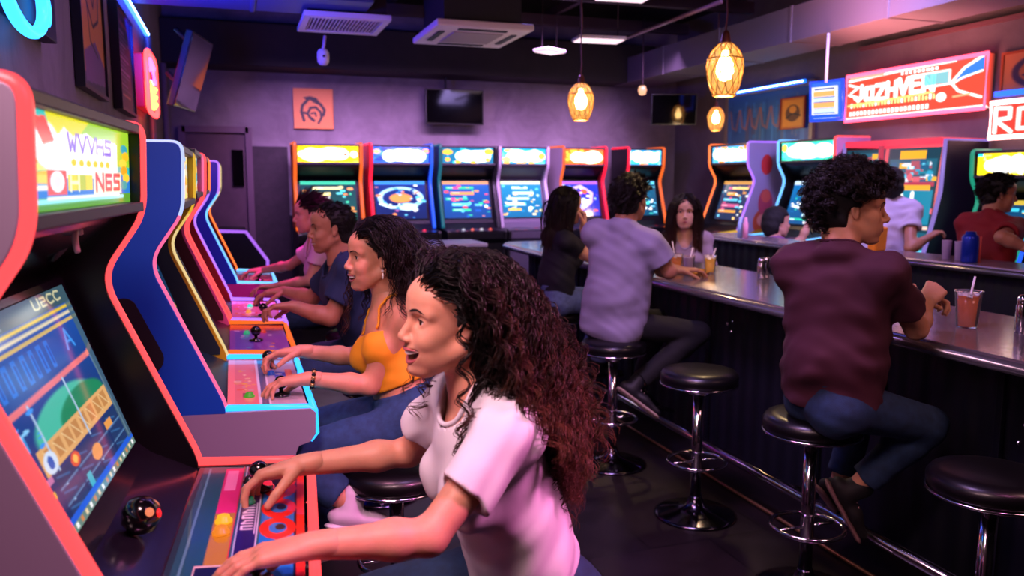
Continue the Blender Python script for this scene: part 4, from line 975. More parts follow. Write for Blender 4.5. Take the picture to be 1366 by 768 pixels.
def machine(label, loc, rz, W, near_c, far_c, edge_n, edge_f, marq, screen, deck=None, sz=1.0, sx=1.0, lower_c=None, deck_edge=None, ms=3.4, ss=1.7, group=None, inner_c=None,
            buttons=(), sticks=(), side_art=None, thick=.035, er=.013, side_c2=None, depth=.62, detail=True, dash=None, front_c=None, deck_z=0, smar=.085, er_f=None, inner_low=None):
    t = thing('arcade_machine', label, 'arcade machine', loc, rz, group)
    S = lambda x, z: (x * sx, z * sz)
    edge = smooth_poly([S(-.3, 1.730)] + [S(*p) for p in PROF]); ex = depth
    up = [S(-ex, .925), S(-ex, 1.730)] + edge + [S(-.10, .90 + deck_z)]
    lowp = [S(-ex, 0), S(-ex, .925), S(-.10, .905), S(.155, .895), S(.17, .88), S(.168, .81), S(.15, .785), S(.115, .775), S(.105, .75), S(.105, 0)]
    for k, (sg, c) in enumerate(((-1, near_c), (1, far_c))):
        y0 = sg * W / 2; y1 = y0 - sg * thick; a, b = min(y0, y1), max(y0, y1)
        p = MB().prism(up[::-1], a, b).build('side_panel', c, t, bevel=.002)
        if sg < 0 and lower_c: MB().prism(lowp[::-1], a, b).build('lower_side', lower_c, t, bevel=.002)
        else: MB().prism(lowp[::-1], a, b).build('lower_side', lower_c or (c if not isinstance(c, list) else c[0]), t, bevel=.002)
        e = edge_n if sg < 0 else edge_f
        if e:
            y = (a + b) / 2; w = (b - a) / 2 + .001
            segs = e if isinstance(e, list) else [(0, 1, e)]
            full = [S(-ex, 1.732)] + edge; n = len(full)
            for f0, f1, m in segs:
                path = full[int(f0 * (n - 1)):int(f1 * (n - 1)) + 1]
                MB().tube([(x + .002, y, z) for x, z in path], er if sg < 0 or not er_f else er_f, 8).build('edge_light', m, t)
    yi = W / 2 - thick
    if inner_low:
        lo = [S(-.5, .93), S(-.5, 1.39)] + [(x - .012, z) for x, z in edge if z <= 1.40 * sz and z > .95 * sz] + [S(-.125, .93)]
        MB().prism(lo[::-1], yi - .004, yi).build('inner_lining', inner_low, t)
    body = [S(-ex + .02, .02), S(-ex + .02, 1.712), S(-.24, 1.722), S(-.222, 1.54), S(-.25, 1.51), S(-.40, 1.40), S(-.372, 1.385), S(-.236, .985), S(-.205, .955), S(-.10, .90), S(.13, .885), S(.15, .87), S(.148, .81), S(.09, .765), S(.085, .02)]
    MB().prism(body[::-1], -yi, yi).build('body', inner_c or M_CAB, t)
    mx0, mz0, mx1, mz1 = -.213, 1.575, -.208, 1.725
    def quad(x0, z0, x1, z1, m=.0):      # TL TR BR BL seen from the player
        a, b = S(x1, z1), S(x0, z0); return [(a[0], yi - m, a[1]), (a[0], -yi + m, a[1]), (b[0], -yi + m, b[1]), (b[0], yi - m, b[1])][::1]
    def flip(q): return q
    # seen from the player (looking toward -x) left is -y ... right is +y
    def front(x0, z0, x1, z1, m): a, b = S(x1, z1), S(x0, z0); return [(a[0], -yi + m, a[1]), (a[0], yi - m, a[1]), (b[0], yi - m, b[1]), (b[0], -yi + m, b[1])]
    art_panel('marquee', marq, front(-.214, 1.554, -.21, 1.707, .012), artmat(ms), t)
    fr = MB()
    for z in (1.542, 1.718): x_, z_ = S(-.205, z); fr.box((x_, 0, z_), (.035, 2 * yi, .022))
    fr.build('marquee_frame', mat('frame_violet', '2a2230', .4), t, bevel=.003)
    art_panel('screen', screen, front(-.222, 1.005, -.352, 1.375, W * smar), artmat(ss, .1, 's'), t)
    if detail:
        for sy in (-1, 1):
            MB().lathe([(.0, 0), (.03, .002), (.034, -.004)], 14, M=Matrix.Translation((-.322 * sx, sy * W * .27, 1.458 * sz)) @ Matrix.Rotation(PI * .72, 4, 'Y')).build('speaker', mat('speaker', '1c1c26', .5, metal=.4), t)
    if deck is not None:
        a, b = S(-.095, .9), S(.15, .885); a = (a[0], a[1] + .004); b = (b[0], b[1] + .004)
        art_panel('control_panel', deck, [(a[0], yi, a[1]), (b[0], yi, b[1]), (b[0], -yi, b[1]), (a[0], -yi, a[1])], printmat(.3, 'deck', .5), t, thick=.004)
    if deck_edge:
        d = MB(); P3 = [S(-.10, .915), S(.15, .897), S(.168, .885), S(.17, .81), S(.15, .788)]
        for y in (-W / 2 + thick / 2, W / 2 - thick / 2): d.tube([(x, y, z) for x, z in P3], .011, 8)
        x_, z_ = S(.168, .885); d.tube([(x_, -W / 2 + .01, z_), (x_, W / 2 - .01, z_)], .011, 8); d.build('deck_edge', deck_edge, t)
    def deck_at(u, v): x = -.095 + .245 * u; return (x * sx, yi - 2 * yi * v, (.9 - .015 * u) * sz + .005)
    for (u, v, r, m) in buttons:
        p = deck_at(u, v); MB().lathe([(r * 1.25, 0), (r * 1.25, .004), (r, .006), (r * .9, .013), (r * .5, .016), (0, .016)], 16, c=p).build('button', m, t)
    for (u, v, hgt) in sticks:
        p = deck_at(u, v); j = MB().lathe([(.03, 0), (.03, .006), (.008, .012), (.006, hgt - .012)], 16, c=p).build('joystick', M_KNOB, t)
        MB().lathe([(.017 * math.sin(a) * 1.35, -.023 * math.cos(a)) for a in np.linspace(0, PI, 10)], 16, c=(p[0], p[1], p[2] + hgt)).build('knob', M_KNOB, j)
    if detail:
        MB().box((.088 * sx, 0, .38 * sz), (.012, W * .5, .32 * sz)).build('coin_door', mat('coin_door', '14141c', .35, metal=.5), t, bevel=.004)
        for sy in (-1, 1): MB().box((.098 * sx, sy * W * .1, .44 * sz), (.012, .035, .06)).build('coin_slot', btn_m('ff5a30', 1.5), t)
    if side_art is not None:
        art, sg = side_art; y = sg * (W / 2 + .002)
        return t
    return t
def blob_marquee(bg, c2, edge2, rnd, W=90, H=34, txt=None, dots=()):
    A = Art(W, H, bg); A.specks(rnd, 30, [c2, edge2, bg], 0, 0, 1, 1, .1, .2)
    for i in range(11): A.ell(.5 + rnd.uniform(-.3, .3), .5 + rnd.uniform(-.08, .08), rnd.uniform(.12, .22), rnd.uniform(.28, .4), 'ffffff' if i > 1 else 'fff6d8', 1, .2)  # white blobs paint blown-out glow into the marquee art
    if txt: A.text(txt, .28, .36, .28, .075, 'ffd890', .12, .5)
    for x, y, rx, ry, c in dots: A.ell(x, y, rx, ry, c)
    return A
def game_screen(bg0, bg1, cols, rnd, W=56, H=64, kind=0):
    A = Art(W, H, bg0).vgrad(bg0, bg1); A.rect(0, 0, 1, .09, cols[0], .8)
    if kind == 0:
        for i in range(5): y = .15 + i * .15; x = rnd.uniform(.05, .3); A.rect(x, y, x + rnd.uniform(.3, .6), y + .07, rnd.choice(cols)); A.rect(x + .03, y + .02, x + .2, y + .035, 'ffffff', .7)
    elif kind == 1:
        A.ring(.5, .45, .4, .26, .12, 'a8d8f8'); A.ell(.5, .45, .22, .12, cols[1]); A.ell(.62, .68, .2, .1, 'c8e8f8', .9); A.line([(.1, .6), (.3, .7), (.55, .66), (.8, .75)], .05, 'd8f0ff')
    elif kind == 2:
        A.ell(.5, .28, .16, .2, 'eef4ff'); A.ell(.5, .32, .09, .13, '6a8ab0'); A.ell(.5, .24, .1, .06, 'ff8a7a'); A.line([(.1, .58), (.45, .66), (.9, .56)], .06, 'eef4ff'); A.line([(.5, .45), (.4, .8), (.6, .82)], .06, 'c8e8ff'); A.rect(.1, .86, .9, .9, '20c0a0')
    elif kind == 3:
        A.line([(.15, .25), (.5, .15), (.8, .35), (.75, .6), (.45, .8)], .08, 'd0b0ff'); A.ell(.6, .3, .09, .06, 'ff5a3a'); A.ell(.4, .35, .12, .07, 'b060d0'); A.ell(.55, .62, .1, .14, 'c8e0ff'); A.line([(.2, .7), (.7, .55)], .05, 'f0f0ff')
    A.specks(rnd, 34, cols + ['ffffff', bg0], .03, .12, .97, .97, .06, .04); return A
C_CORAL = glow('edge_coral', 'ff4a4e', 1.7); C_WHITE = glow('edge_white', 'b8c8ff', 1.3); C_PINK = glow('edge_pink', 'ff6aa0', 1.2); C_YEL = glow('edge_yellow', 'ffc83a', .85)
C_ORG = glow('edge_orange', 'ff7030', 2.0); C_CYAN = glow('edge_cyan', '28a8ff', 2.2); C_LB = glow('edge_lightblue', '6ab8ff', 1.8); C_VIO = glow('edge_violet', 'b070ff', 1.6)
C_WY = glow('edge_cream', 'ffe09a', .95); C_RED = glow('edge_red', 'ff1a3a', 1.6); C_BLU = glow('edge_blue', '2060ff', 1.3); C_TEAL = glow('edge_teal', '1a7a90', .8); C_GRN = glow('edge_green', '20a080', 1.0); C_DOR = glow('edge_deeporange', 'ff6a20', 1.2)
rnd = random.Random(11)
# ---------- nearest machine
A = Art(210, 74, '30b8b0'); A.rect(.45, 0, 1, .5, '9ac830'); A.poly([(.2, 0), (.55, 0), (.42, .25), (.25, .3)], 'd8d020'); A.rect(0, .62, 1, .86, '2a78c8'); A.rect(0, .86, 1, 1, '5a9a30')
for i in range(5): A.line([(0, .3 + i * .09), (.3, .33 + i * .07)], .07, ['ffc020', 'fff2b0', 'ff9a20', 'ffe880', 'ffb830'][i])
A.line([(0, .66), (.22, .68)], .09, 'ffcf50'); A.line([(0, .76), (.2, .76)], .05, 'fff8e0')
A.ell(.2, .32, .09, .22, 'ffffff'); A.poly([(.12, .08), (.2, .05), (.26, .28), (.2, .4), (.15, .22)], 'e84a30'); A.ell(.3, .45, .16, .16, 'ffffff')
A.rect(.28, .2, .84, .66, 'ffffff', .95); A.poly([(.3, .2), (.33, .12), (.4, .2), (.52, .14), (.6, .2), (.7, .16), (.84, .2), (.84, .28), (.3, .28)], 'ffffff')
for i, ch in enumerate('WVVH5'): A.text(ch, .36 + i * .085, .18, .18, .09, '6a3ac0', .24)
for i in range(6): A.ell(.4 + i * .065, .49, .022, .04, 'ffc830')
A.rect(.2, .58, .34, .84, 'e85a4a'); A.ell(.27, .7, .05, .11, 'fff8ff'); A.ell(.27, .7, .03, .07, 'f0d8f8'); A.rect(.35, .62, .56, .8, 'f0d020'); A.rect(.42, .62, .5, .8, 'b8c020'); A.text('H', .37, .62, .18, .09, 'fff8c0', .2)
A.rect(.57, .58, .88, .85, 'ffe8d0'); A.text('N65', .6, .61, .2, .095, 'f04a20', .26); A.line([(.1, .9), (.9, .9)], .05, '9ae8f8'); A.line([(.2, .87), (.85, .87)], .03, 'ffffff')
for i in range(6): A.ell(.93 + .02 * math.sin(i * 2), .25 + i * .1, .045, .065, ['30a0b0', 'ffb820', 'ffd040', 'f0a020', 'ffc830', '50a0a0'][i])
MQ = A
A = Art(150, 165, '0f5ad0').vgrad('1a5ac0', '102a58'); A.rect(0, 0, 1, .1, '3a5a68'); A.text('TMUX', .1, .02, .06, .07, '7a8a90', .2); A.text('U2CC', .66, .02, .05, .07, 'e8e0b0', .2)
for y, c in ((.115, 'f0c840'), (.15, 'e8d8b8'), (.185, 'd8b870')): A.line([(0, y), (1, y - .0)], .018, c)
for i in range(9): x = .04 + i * .07; A.rect(x, .22, x + .035, .36, '1a7ae8', .8); A.rect(x + .012, .24, x + .024, .34, '0a3aa0', .8)
A.text('A', .78, .22, .1, .1, '3a9af8', .16); A.line([(0, .42), (.93, .40)], .032, 'f07a80'); A.line([(.93, .40), (.99, .37)], .03, 'ff8a80')
A.ell(.55, .58, .3, .13, '48c0a8'); A.ell(.7, .6, .24, .1, '1a8a60'); A.rect(.22, .6, .95, .72, 'e8b070')
for i in range(8): x = .26 + i * .085; A.rect(x, .62, x + .06, .7, 'c88a50'); A.line([(x, .62), (x + .06, .7)], .006, 'f8d8a0')
for x in (.3, .62, .95): A.line([(x, .42), (x + .02, .98)], .012, 'b8d0f0')
A.rect(0, .66, .2, .7, 'f0b830'); A.rect(0, .72, .25, .75, 'c878b0'); A.rect(0, .78, .22, .81, 'f0c030'); A.rect(.02, .5, .2, .58, '3a9ae0')
A.line([(.02, .6), (.15, .5)], .012, '8ad0ff'); A.ell(.28, .68, .05, .05, 'd8e8ff'); A.ell(.28, .68, .022, .03, '1a60c0')
for i in range(4):
    for j in range(3): x, y = .26 + i * .18, .74 + j * .075; A.rect(x, y, x + .16, y + .065, '1a3a6a'); A.line([(x, y + .065), (x + .16, y + .065)], .006, '7ab0e0'); A.line([(x + .01, y + .01), (x + .1, y + .04)], .008, '3a80c0', .7)
A.ell(.62, .83, .05, .04, 'f0a060'); A.ell(.44, .76, .04, .035, 'e85a40'); A.ell(.44, .76, .02, .02, 'ffc060'); A.rect(.78, .76, .86, .8, 'f0a050'); A.rect(.46, .86, .5, .94, '40b8d0')
A.rect(.05, .93, 1, .955, '1a60e0'); A.rect(0, .955, 1, 1, '6a8a80')
for i in range(20): A.rect(.06 + i * .047, .962, .06 + i * .047 + .02, .99, ['f0d8b0', 'ffffff', 'd88a50'][i % 3])
A.specks(rnd, 24, ['3a9af8', '8ad0ff', 'ff4a90', '1a4a9a'], .0, .44, .3, .6, .03, .015); A.rect(.95, .1, 1, .94, '4a6a78', .8)
SCA = A
D_ = Art(100, 210, '1a5a66'); D_.rect(.0, 0, .05, 1, '123a44'); D_.line([(.11, .02), (.11, .98)], .006, '7ab8c8'); D_.rect(.26, .02, .42, .36, 'e0307a'); D_.rect(.28, .04, .38, .2, 'ff8ac0'); D_.rect(.26, .36, .42, .66, 'b08a20'); D_.rect(.42, 0, .435, 1, 'c8283a')
D_.rect(.45, 0, .62, 1, '241a5a'); D_.rect(.45, 0, .46, 1, 'b8c8e8'); D_.rect(.61, 0, .625, 1, 'd8d8f0'); D_.rect(.64, 0, .92, 1, '1878c8'); D_.rect(.915, 0, .93, 1, '101018'); D_.rect(.93, 0, 1, 1, 'e8301c')
for i, ch in enumerate('TUBCO'): D_.line([(.49, .47 - i * .035), (.57, .47 - i * .035)], .009, 'f0e8f8'); D_.line([(.49, .47 - i * .035), (.49 + .03 * (i % 2), .452 - i * .035), (.57, .452 - i * .035)], .009, 'f0e8f8')
D_.line([(.595, .3), (.595, .5)], .004, 'd8d8f0')
for y in (.2, .34, .47):
    D_.ring(.78, y, .11, .05, .34, 'e8281c'); D_.ell(.8, y - .005, .04, .018, '101018'); D_.line([(.72, y + .05), (.8, y + .07)], .014, 'e8281c')
D_.line([(.72, .12), (.9, .14), (.86, .22)], .02, 'e8281c'); D_.ell(.75, .13, .12, .05, '101018')
D_.rect(.2, .66, .44, .98, '0f1c3a'); D_.rect(.2, .66, .44, .672, 'd8c8c0'); D_.rect(.2, .66, .215, .98, 'd8c8c0')
mwhite = mat('white_laminate', '988ca0', .5); mblack = mat('black_laminate', '08080c', .3)
MA = machine('nearest arcade cabinet with pale side, coral glowing edges and colourful marquee', (-.040, 1.645, 0), math.radians(-4.3), .88, mwhite, mblack, C_CORAL, C_CORAL, MQ, SCA, D_, deck_edge=C_CORAL, ms=1.4, ss=1.05,
    inner_c=mat('inner_dark', '15121c', .22, coat=.5), er=.0155, er_f=.0095, group='arcade cabinets along the left wall',
    buttons=[(.34, .42, .014, btn_m('ffb020', 1.2)), (.34, .49, .014, btn_m('ff8a20', 1.0)), (.30, .79, .018, btn_m('ffe070', 2.2)), (.52, .30, .012, btn_m('0f7a50')), (.66, .19, .014, btn_m('ff2a4a', 1.0)), (.5, .14, .013, btn_m('101014'))],
    sticks=[(.60, .20, .045), (.66, .76, .04)])
kb = MB().lathe([(.0, -.03), (.024, -.026), (.036, -.006), (.034, .016), (.02, .034), (0, .038)], 20, c=(-.150, -.03, .965)).build('trackball', M_KNOB, MA)
k2 = MB(); 
for a, b, m in ((.25, -.3, 0), (.95, .1, 1), (-.5, .2, 1)): d = unit(V(.8, a - .5, .5 + b)); k2.lathe([(0, 0), (.009, .002), (0, .004)], 10, m, M=Matrix.Translation(V(-.150, -.03, .965) + d * .0345) @ Vector(d).to_track_quat('Z', 'Y').to_matrix().to_4x4())
k2.build('light_dots', [btn_m('ff2020', 1.5), btn_m('ff8a60', 1.0)], kb)
# small hook under the marquee
MB().tube([(-.262, .12 + .02 * math.cos(a), 1.49 + .03 * math.sin(a)) for a in np.linspace(.2, 4.2, 10)], .006, 6).build('hook', mat('hook', 'd8a8a8', .4), MA)
# ---------- second
def small_marq(c, rnd): 
    A = Art(80, 34, c); A.specks(rnd, 70, ['ffd860', 'ffffff', 'f08a30', '60b0e0', 'f0f0ff', 'c05a30'], 0, 0, 1, 1, .08, .14); A.ell(.5, .5, .3, .3, 'ffffff', .85); return A
DB = Art(80, 120, 'b8b0bc'); DB.rect(0, 0, .4, 1, 'e88a80'); DB.rect(0, 0, .1, 1, 'ff9a8a'); DB.specks(rnd, 30, ['f0c040', 'f8e0a0', 'e86a40', 'd8b0a0'], .12, .25, .36, .7, .05, .02); DB.rect(.2, .72, .34, .8, '8a6a50'); DB.rect(.4, 0, .44, 1, 'e8e8f0'); DB.rect(.44, 0, .52, 1, '4a5a80'); DB.rect(.52, 0, .55, 1, 'e8e8f0')
DB.rect(.66, .3, .82, .44, '1a4ac0'); DB.rect(.68, .33, .78, .36, 'ffffff'); DB.rect(.82, .24, .92, .4, 'e8703a')
sb = game_screen('0a3a6a', '184a5a', ['e8b060', '60c0e0', 'd86a40', '88d0f0', '30506a'], rnd, 60, 70, 0)
yl = mat('yellow_laminate', 'b8a810', .45)
machine('blue sided arcade cabinet with pale lower box behind the nearest machine', (.05, 2.98, 0), math.radians(0), .82, mat('blue_laminate', '0a48b0', .45), yl,
    [(0, .45, C_WHITE), (.45, 1, C_PINK)], [(0, .55, C_YEL), (.5, 1, C_WY)], small_marq('e8c8a0', rnd), sb, DB, lower_c=mat('pale_laminate', '847c92', .5), deck_edge=C_CYAN, sz=.99, ms=1.4, ss=.8,
    inner_low=mat('lining_teal', '08262c', .5), inner_c=mat('inner_teal', '0c2c34', .35), er=.0075, group='arcade cabinets along the left wall', sticks=[(.6, .2, .045), (.7, .78, .045)], buttons=[(.28, .79, .014, btn_m('60c030', .6)), (.62, .36, .011, btn_m('2050d0', .5)), (.72, .55, .011, btn_m('e8e0e8'))])
oval = MB(); pts = []
for a in np.linspace(0, 2 * PI, 28, endpoint=False): x, z = .048 * math.cos(a), .048 * math.sin(a) + (.085 if math.sin(a) > 0 else -.085); pts.append((x * .88 + z * -.42, z * .9 + x * .42))
MBo = [o for o in D.objects if o.get('label', '').startswith('blue sided')][0]
oval.prism([(x * .85 - .335, z * .92 + 1.15) for x, z in pts][::-1], -.413, -.409).build('side_recess', M_BLK, MBo)
DC = Art(50, 70, '8a4ab0'); DC.rect(0, 0, 1, .22, 'e8602a'); DC.rect(.1, .3, .4, .9, '6a50b8'); DC.specks(rnd, 12, ['f0a040', 'e8e0f0', '40c0c0'], .1, .1, .9, .9, .05, .03)
machine('arcade cabinet with purple control panel, third from the front of the left row', (.055, 3.79, 0), 0, .78, mat('dark_green_lam', '10302c', .4), mat('pink_laminate', 'd85a90', .45), None, [(0, .4, C_PINK), (.38, 1, C_CORAL)], small_marq('40b8a8', rnd), game_screen('2a0a14', '401020', ['ff8040', 'c03040', 'f0d060'], rnd), DC, lower_c=mat('black_violet', '140f1c', .4), deck_edge=C_DOR, ms=1.5, ss=.7,
    inner_low=mat('lining_red', '3a0a14', .5), inner_c=mat('inner_red', '380c14', .4), er=.0075, group='arcade cabinets along the left wall', sticks=[(.45, .6, .045)], buttons=[(.6, .3, .012, btn_m('e83a2a', .8)), (.3, .35, .012, btn_m('30b080', .8))])
DD = Art(50, 70, 'd8a0a0'); DD.specks(rnd, 40, ['f0a040', 'e85a3a', 'f8e0c0', 'ffffff', 'c06080'], .05, .05, .6, .95, .06, .04); DD.rect(.66, .1, .95, .9, 'c8b8d0')
machine('arcade cabinet with pink lit control panel, fourth from the front of the left row', (.062, 4.62, 0), 0, .80, mat('dark_violet_lam', '1c1428', .4), mat('red_laminate', 'a01020', .4), C_CORAL, [(0, .4, C_ORG), (.38, 1, C_VIO)], small_marq('50c8c0', rnd), game_screen('0a2a3a', '1a5a4a', ['40c0a0', '8060e0', 'f0f0ff'], rnd), DD, lower_c=mat('black_violet', '140f1c', .4), deck_edge=C_VIO, ms=1.5, ss=.8,
    er=.010, group='arcade cabinets along the left wall', sticks=[(.6, .25, .045), (.65, .75, .045)], buttons=[(.4, .3, .012, btn_m('30e0d0', 1.2)), (.35, .6, .012, btn_m('ff9a40', 1.0))])
DE = Art(50, 70, 'a02050'); DE.specks(rnd, 40, ['ff6a40', 'e83a6a', 'ffb080', 'ff9ad0'], .05, .05, .95, .95, .07, .05)
machine('blue arcade cabinet with magenta lower side, farthest of the left row', (.10, 6.25, 0), 0, .86, mat('blue_laminate2', '1048c8', .4), mat('red_laminate', 'a01020', .4), [(0, .45, C_VIO), (.42, 1, C_LB)], [(0, .62, C_WY), (.6, 1, C_ORG)], small_marq('5050a0', rnd), game_screen('201040', '402060', ['8060e0', 'ff6a40'], rnd), DE, lower_c=mat('magenta_lam', 'b83a98', .45), deck_edge=C_LB, ms=1.0, ss=.7,
    inner_c=mat('inner_red', '380c14', .4), er=.011, group='arcade cabinets along the left wall', sticks=[(.6, .3, .045), (.6, .75, .045)])
# ---------- back row (they face the room, toward -Y)
def back(label, x0, x1, pc, ef, er_, mq, sc, dk, Y=9.25, extra=0, near=None, **k):
    a, b = atY(x0, 200, Y), atY(x1, 200, Y); W = b[0] - a[0]; X = (a[0] + b[0]) / 2
    return machine(label, (X, Y - .0 + extra - .18, 0), -PI / 2, W, ef[0], ef[1], er_[0], er_[1], mq, sc, dk, sz=1.165, group='arcade cabinets along the back wall', er=.02, detail=False, smar=.05, ss=2.4, depth=.66, lower_c=L_BK, **k)
L_OR = mat('orange_laminate', 'd85a1a', .45); L_RD = mat('red_lam2', 'c0202a', .4); L_BL = mat('blue_lam3', '1a3ad0', .4); L_TL = mat('teal_laminate', '0c3c50', .4); L_GR = mat('grey_laminate', '9a90a0', .45); L_BK = mat('black_lam3', '0a0a10', .4); L_WH = mat('white_lam3', 'b0a4b4', .5)
dk0 = Art(30, 30, '1a1420'); dk0.specks(rnd, 10, ['e83a3a', 'c0c0d0', 'ff3a7a'], .2, .1, .9, .9, .08, .06)
def bts(cols): return [(.55, .2 + i * .17, .016, btn_m(c, 1.2)) for i, c in enumerate(cols)]
back('arcade cabinet with yellow marquee and orange edges, leftmost of the back row', 391, 484, 0, (L_OR, L_OR), (C_DOR, C_DOR), blob_marquee('f0c010', 'ffe040', 'e8a010', rnd, dots=[(.08, .5, .07, .2, 'b8f0e8'), (.92, .5, .06, .2, 'b8f0e8'), (.78, .5, .04, .08, 'e8502a')]), game_screen('0c3040', '10504a', ['40c8a0', '60d8e8', 'f09040', 'ff9a60', 'f0e0a0'], rnd), dk0, buttons=bts(['ffffff', 'ff5a3a', 'ffb040']))
back('arcade cabinet with blue marquee, red left edge and blue right edge in the back row', 493, 578, 0, (L_RD, L_BL), (C_RED, C_BLU), blob_marquee('1a50e0', '3a80ff', '1030a0', rnd, dots=[(.06, .3, .06, .14, 'ff9a70'), (.94, .25, .06, .14, 'ff8a6a')]), game_screen('0a2a80', '081a50', ['3a90f0', 'f08a4a', 'd060b0', '60c0f0'], rnd, kind=1), dk0, buttons=bts(['ff2a5a', 'ff2a5a', 'ff2a5a', 'ff2a5a']))
back('dark teal arcade cabinet third from the left in the back row', 586, 664, 0, (L_TL, L_BK), (C_TEAL, None), blob_marquee('0a5a80', '30b8d8', '1a90b0', rnd, dots=[(.1, .28, .1, .16, 'e8a030'), (.9, .25, .09, .18, 'e8a030'), (.1, .75, .05, .12, 'f0a030'), (.3, .9, .06, .1, 'e8b030'), (.6, .92, .06, .1, 'e8b030'), (.88, .75, .05, .12, 'e8a030')]), game_screen('1050b0', '0a3a80', ['f09050', 'e84a5a', '60c8f0', '30b890', 'd84a90'], rnd), dk0, buttons=bts(['ff5a3a', 'e0e0f0', 'ff6a4a', 'c0c0d8']))
back('grey arcade cabinet with pale joystick shelf in the middle of the back row', 666, 734, 0, (L_GR, L_WH), (None, None), blob_marquee('1a90c0', '60c8e8', 'f0b050', rnd, dots=[(.9, .5, .08, .2, 'e8a840'), (.1, .7, .1, .15, 'f0a870')]), game_screen('1a80b8', '0a5a90', ['f8e8b0', 'ffd070', 'c8ecff', 'f0b050', '60d0e8'], rnd), dk0, inner_c=mat('inner_grey', '5a5264', .4), buttons=bts(['30303a']))
back('red arcade cabinet with orange marquee and pale left side in the back row', 751, 811, 0, (L_WH, L_RD), (C_DOR, C_RED), blob_marquee('f06010', 'ffa030', 'e84a10', rnd), game_screen('1a30c0', '1020a0', ['c060e0', 'ff5a3a', 'a0c0ff', '6a40e0'], rnd, kind=3), dk0, buttons=bts(['ff3a2a', 'ff2a2a', 'ff4a2a']))
back('black arcade cabinet with red front edges, rightmost of the back row', 838, 888, 0, (L_BK, L_BK), (C_RED, C_DOR), blob_marquee('2a9ad0', '80d8f0', 'f08a50', rnd), game_screen('0c5070', '083a5a', ['60c8f0', '40e0d0', 'ffffff'], rnd), dk0)
# ---------- right hand machines
def fan(label, px, top, d, rzdeg, W, near, far, en, ef, mq, sc, sz, sd=None, dpt=.5, **k):
    c = atD(px, top, d) if d > 0 else atX(px, top, -d); return machine(label, (c[0], c[1], 0), math.radians(rzdeg), W, near, far, en, ef, mq, sc, dk0, sz=sz, group='arcade cabinets along the right wall', er=.016, detail=False, depth=dpt, **k)
f7 = fan('white sided arcade cabinet with red figures painted on its side', 952, 190, 9.0, 179, .80, L_BK, mat('lilac_lam', 'a8a0c8', .45), C_ORG, C_VIO, blob_marquee('3a90c8', 'f0902a', 'e06a20', rnd), game_screen('1a3a60', '203050', ['f0a040', 'd05a8a', '60c8f0', 'ffd080', '8a5ab0'], rnd), 1.165, deck_edge=C_YEL, dpt=.68)
f8 = fan('arcade cabinet with green and white marquee and pink painted side', 1054, 183, 7.95, 181, .86, L_BK, mat('pink_lam2', 'c88ab0', .45), C_LB, C_CORAL, blob_marquee('20b090', '40d0b0', '1a9ac0', rnd, dots=[(.06, .3, .05, .2, 'ffa030'), (.06, .7, .05, .15, '40a0e0')]), game_screen('0a6ab0', '0a4a80', ['eef4ff', '30c0b0', 'c8e8ff'], rnd, kind=2), 1.165, deck_edge=C_LB, dpt=.6)
f10 = fan('arcade cabinet with green edge and yellow marquee near the right edge', 1312, 203, -5.25, 184, .50, L_BK, L_BK, C_GRN, C_GRN, blob_marquee('e8c010', 'fff080', '20a0c0', rnd, dots=[(.85, .75, .08, .2, 'ffc0d8')]), game_screen('0a3a60', '104a70', ['f0c030', '40c0e0', 'e84a30'], rnd), 1.06)
f11 = fan('arcade cabinet with orange marquee at the far right edge', 1399, 205, -5.25, 184, .49, L_BK, L_BK, C_BLU, C_BLU, blob_marquee('e8701a', 'ffb060', '8a2a10', rnd), game_screen('0a50b8', '0a3aa0', ['f08a40', 'f0e080', 'ffffff', 'e84a30'], rnd, kind=1), 1.06)
# painted figures on the sides (plain red and yellow shapes)
def side_blobs(t, W, shapes, sgn):
    for i, (x, z, rx, rz_, c) in enumerate(shapes):
        pts = [(x + rx * math.cos(a), z + rz_ * math.sin(a)) for a in np.linspace(0, 2 * PI, 20, endpoint=False)]
        y = sgn * W / 2; MB().prism(pts if sgn > 0 else pts[::-1], min(y, y + sgn * .002 * (1 + i % 3)), max(y, y + sgn * .002 * (1 + i % 3))).build('side_decal', mat('decal_' + c, c, .5), t)
side_blobs(f7, .80, [(-.42, 1.78, .07, .11, 'd83a3a'), (-.42, 1.36, .09, .16, 'c0506a'), (-.42, 1.44, .06, .07, 'e06a5a'), (-.4, 1.15, .13, .15, 'c85a3a'), (-.4, 1.18, .08, .07, 'e8a090'), (-.38, 1.0, .16, .08, 'c8a020')], 1)
side_blobs(f8, .86, [(-.33, 1.82, .09, .12, '2a2a40'), (-.33, 1.82, .06, .08, '8a5a7a'), (-.5, 1.8, .07, .16, 'e8905a'), (-.45, 1.58, .05, .09, 'd8602a'), (-.3, 1.4, .1, .05, 'e070a8')], 1)
# wide prize machine
c = atX(1190, 192, 5.24); t = thing('prize_machine', 'wide prize machine with lit panes, red top rail and dark violet edged side', 'arcade machine', (c[0], c[1], 0), math.radians(187))
Wd, Hz = .94, 1.92
MB().box((-.2, 0, .5), (.6, Wd, 1.0)).build('base', M_BLK, t, bevel=.01)
pf = [(-.5, 0), (-.5, Hz), (.0, Hz), (.02, Hz - .4), (.08, 1.3), (.22, .9), (.25, 0)]
for sg in (-1, 1):
    y0 = sg * (Wd / 2); MB().prism(pf[::-1], min(y0, y0 + sg * .04), max(y0, y0 + sg * .04)).build('side_panel', mat('violet_black', '1c1624', .4), t, bevel=.004)
    MB().tube([(x, y0 + sg * .02, z) for x, z in pf[1:6]], .018, 8).build('edge_light', glow('edge_lilac', '9a80e0', .9), t)
MB().box((-.24, 0, Hz), (.52, Wd, .05)).build('top_rail', glow('top_red', 'ff3a5a', 1.1), t)
A = Art(130, 110, '103a4a')
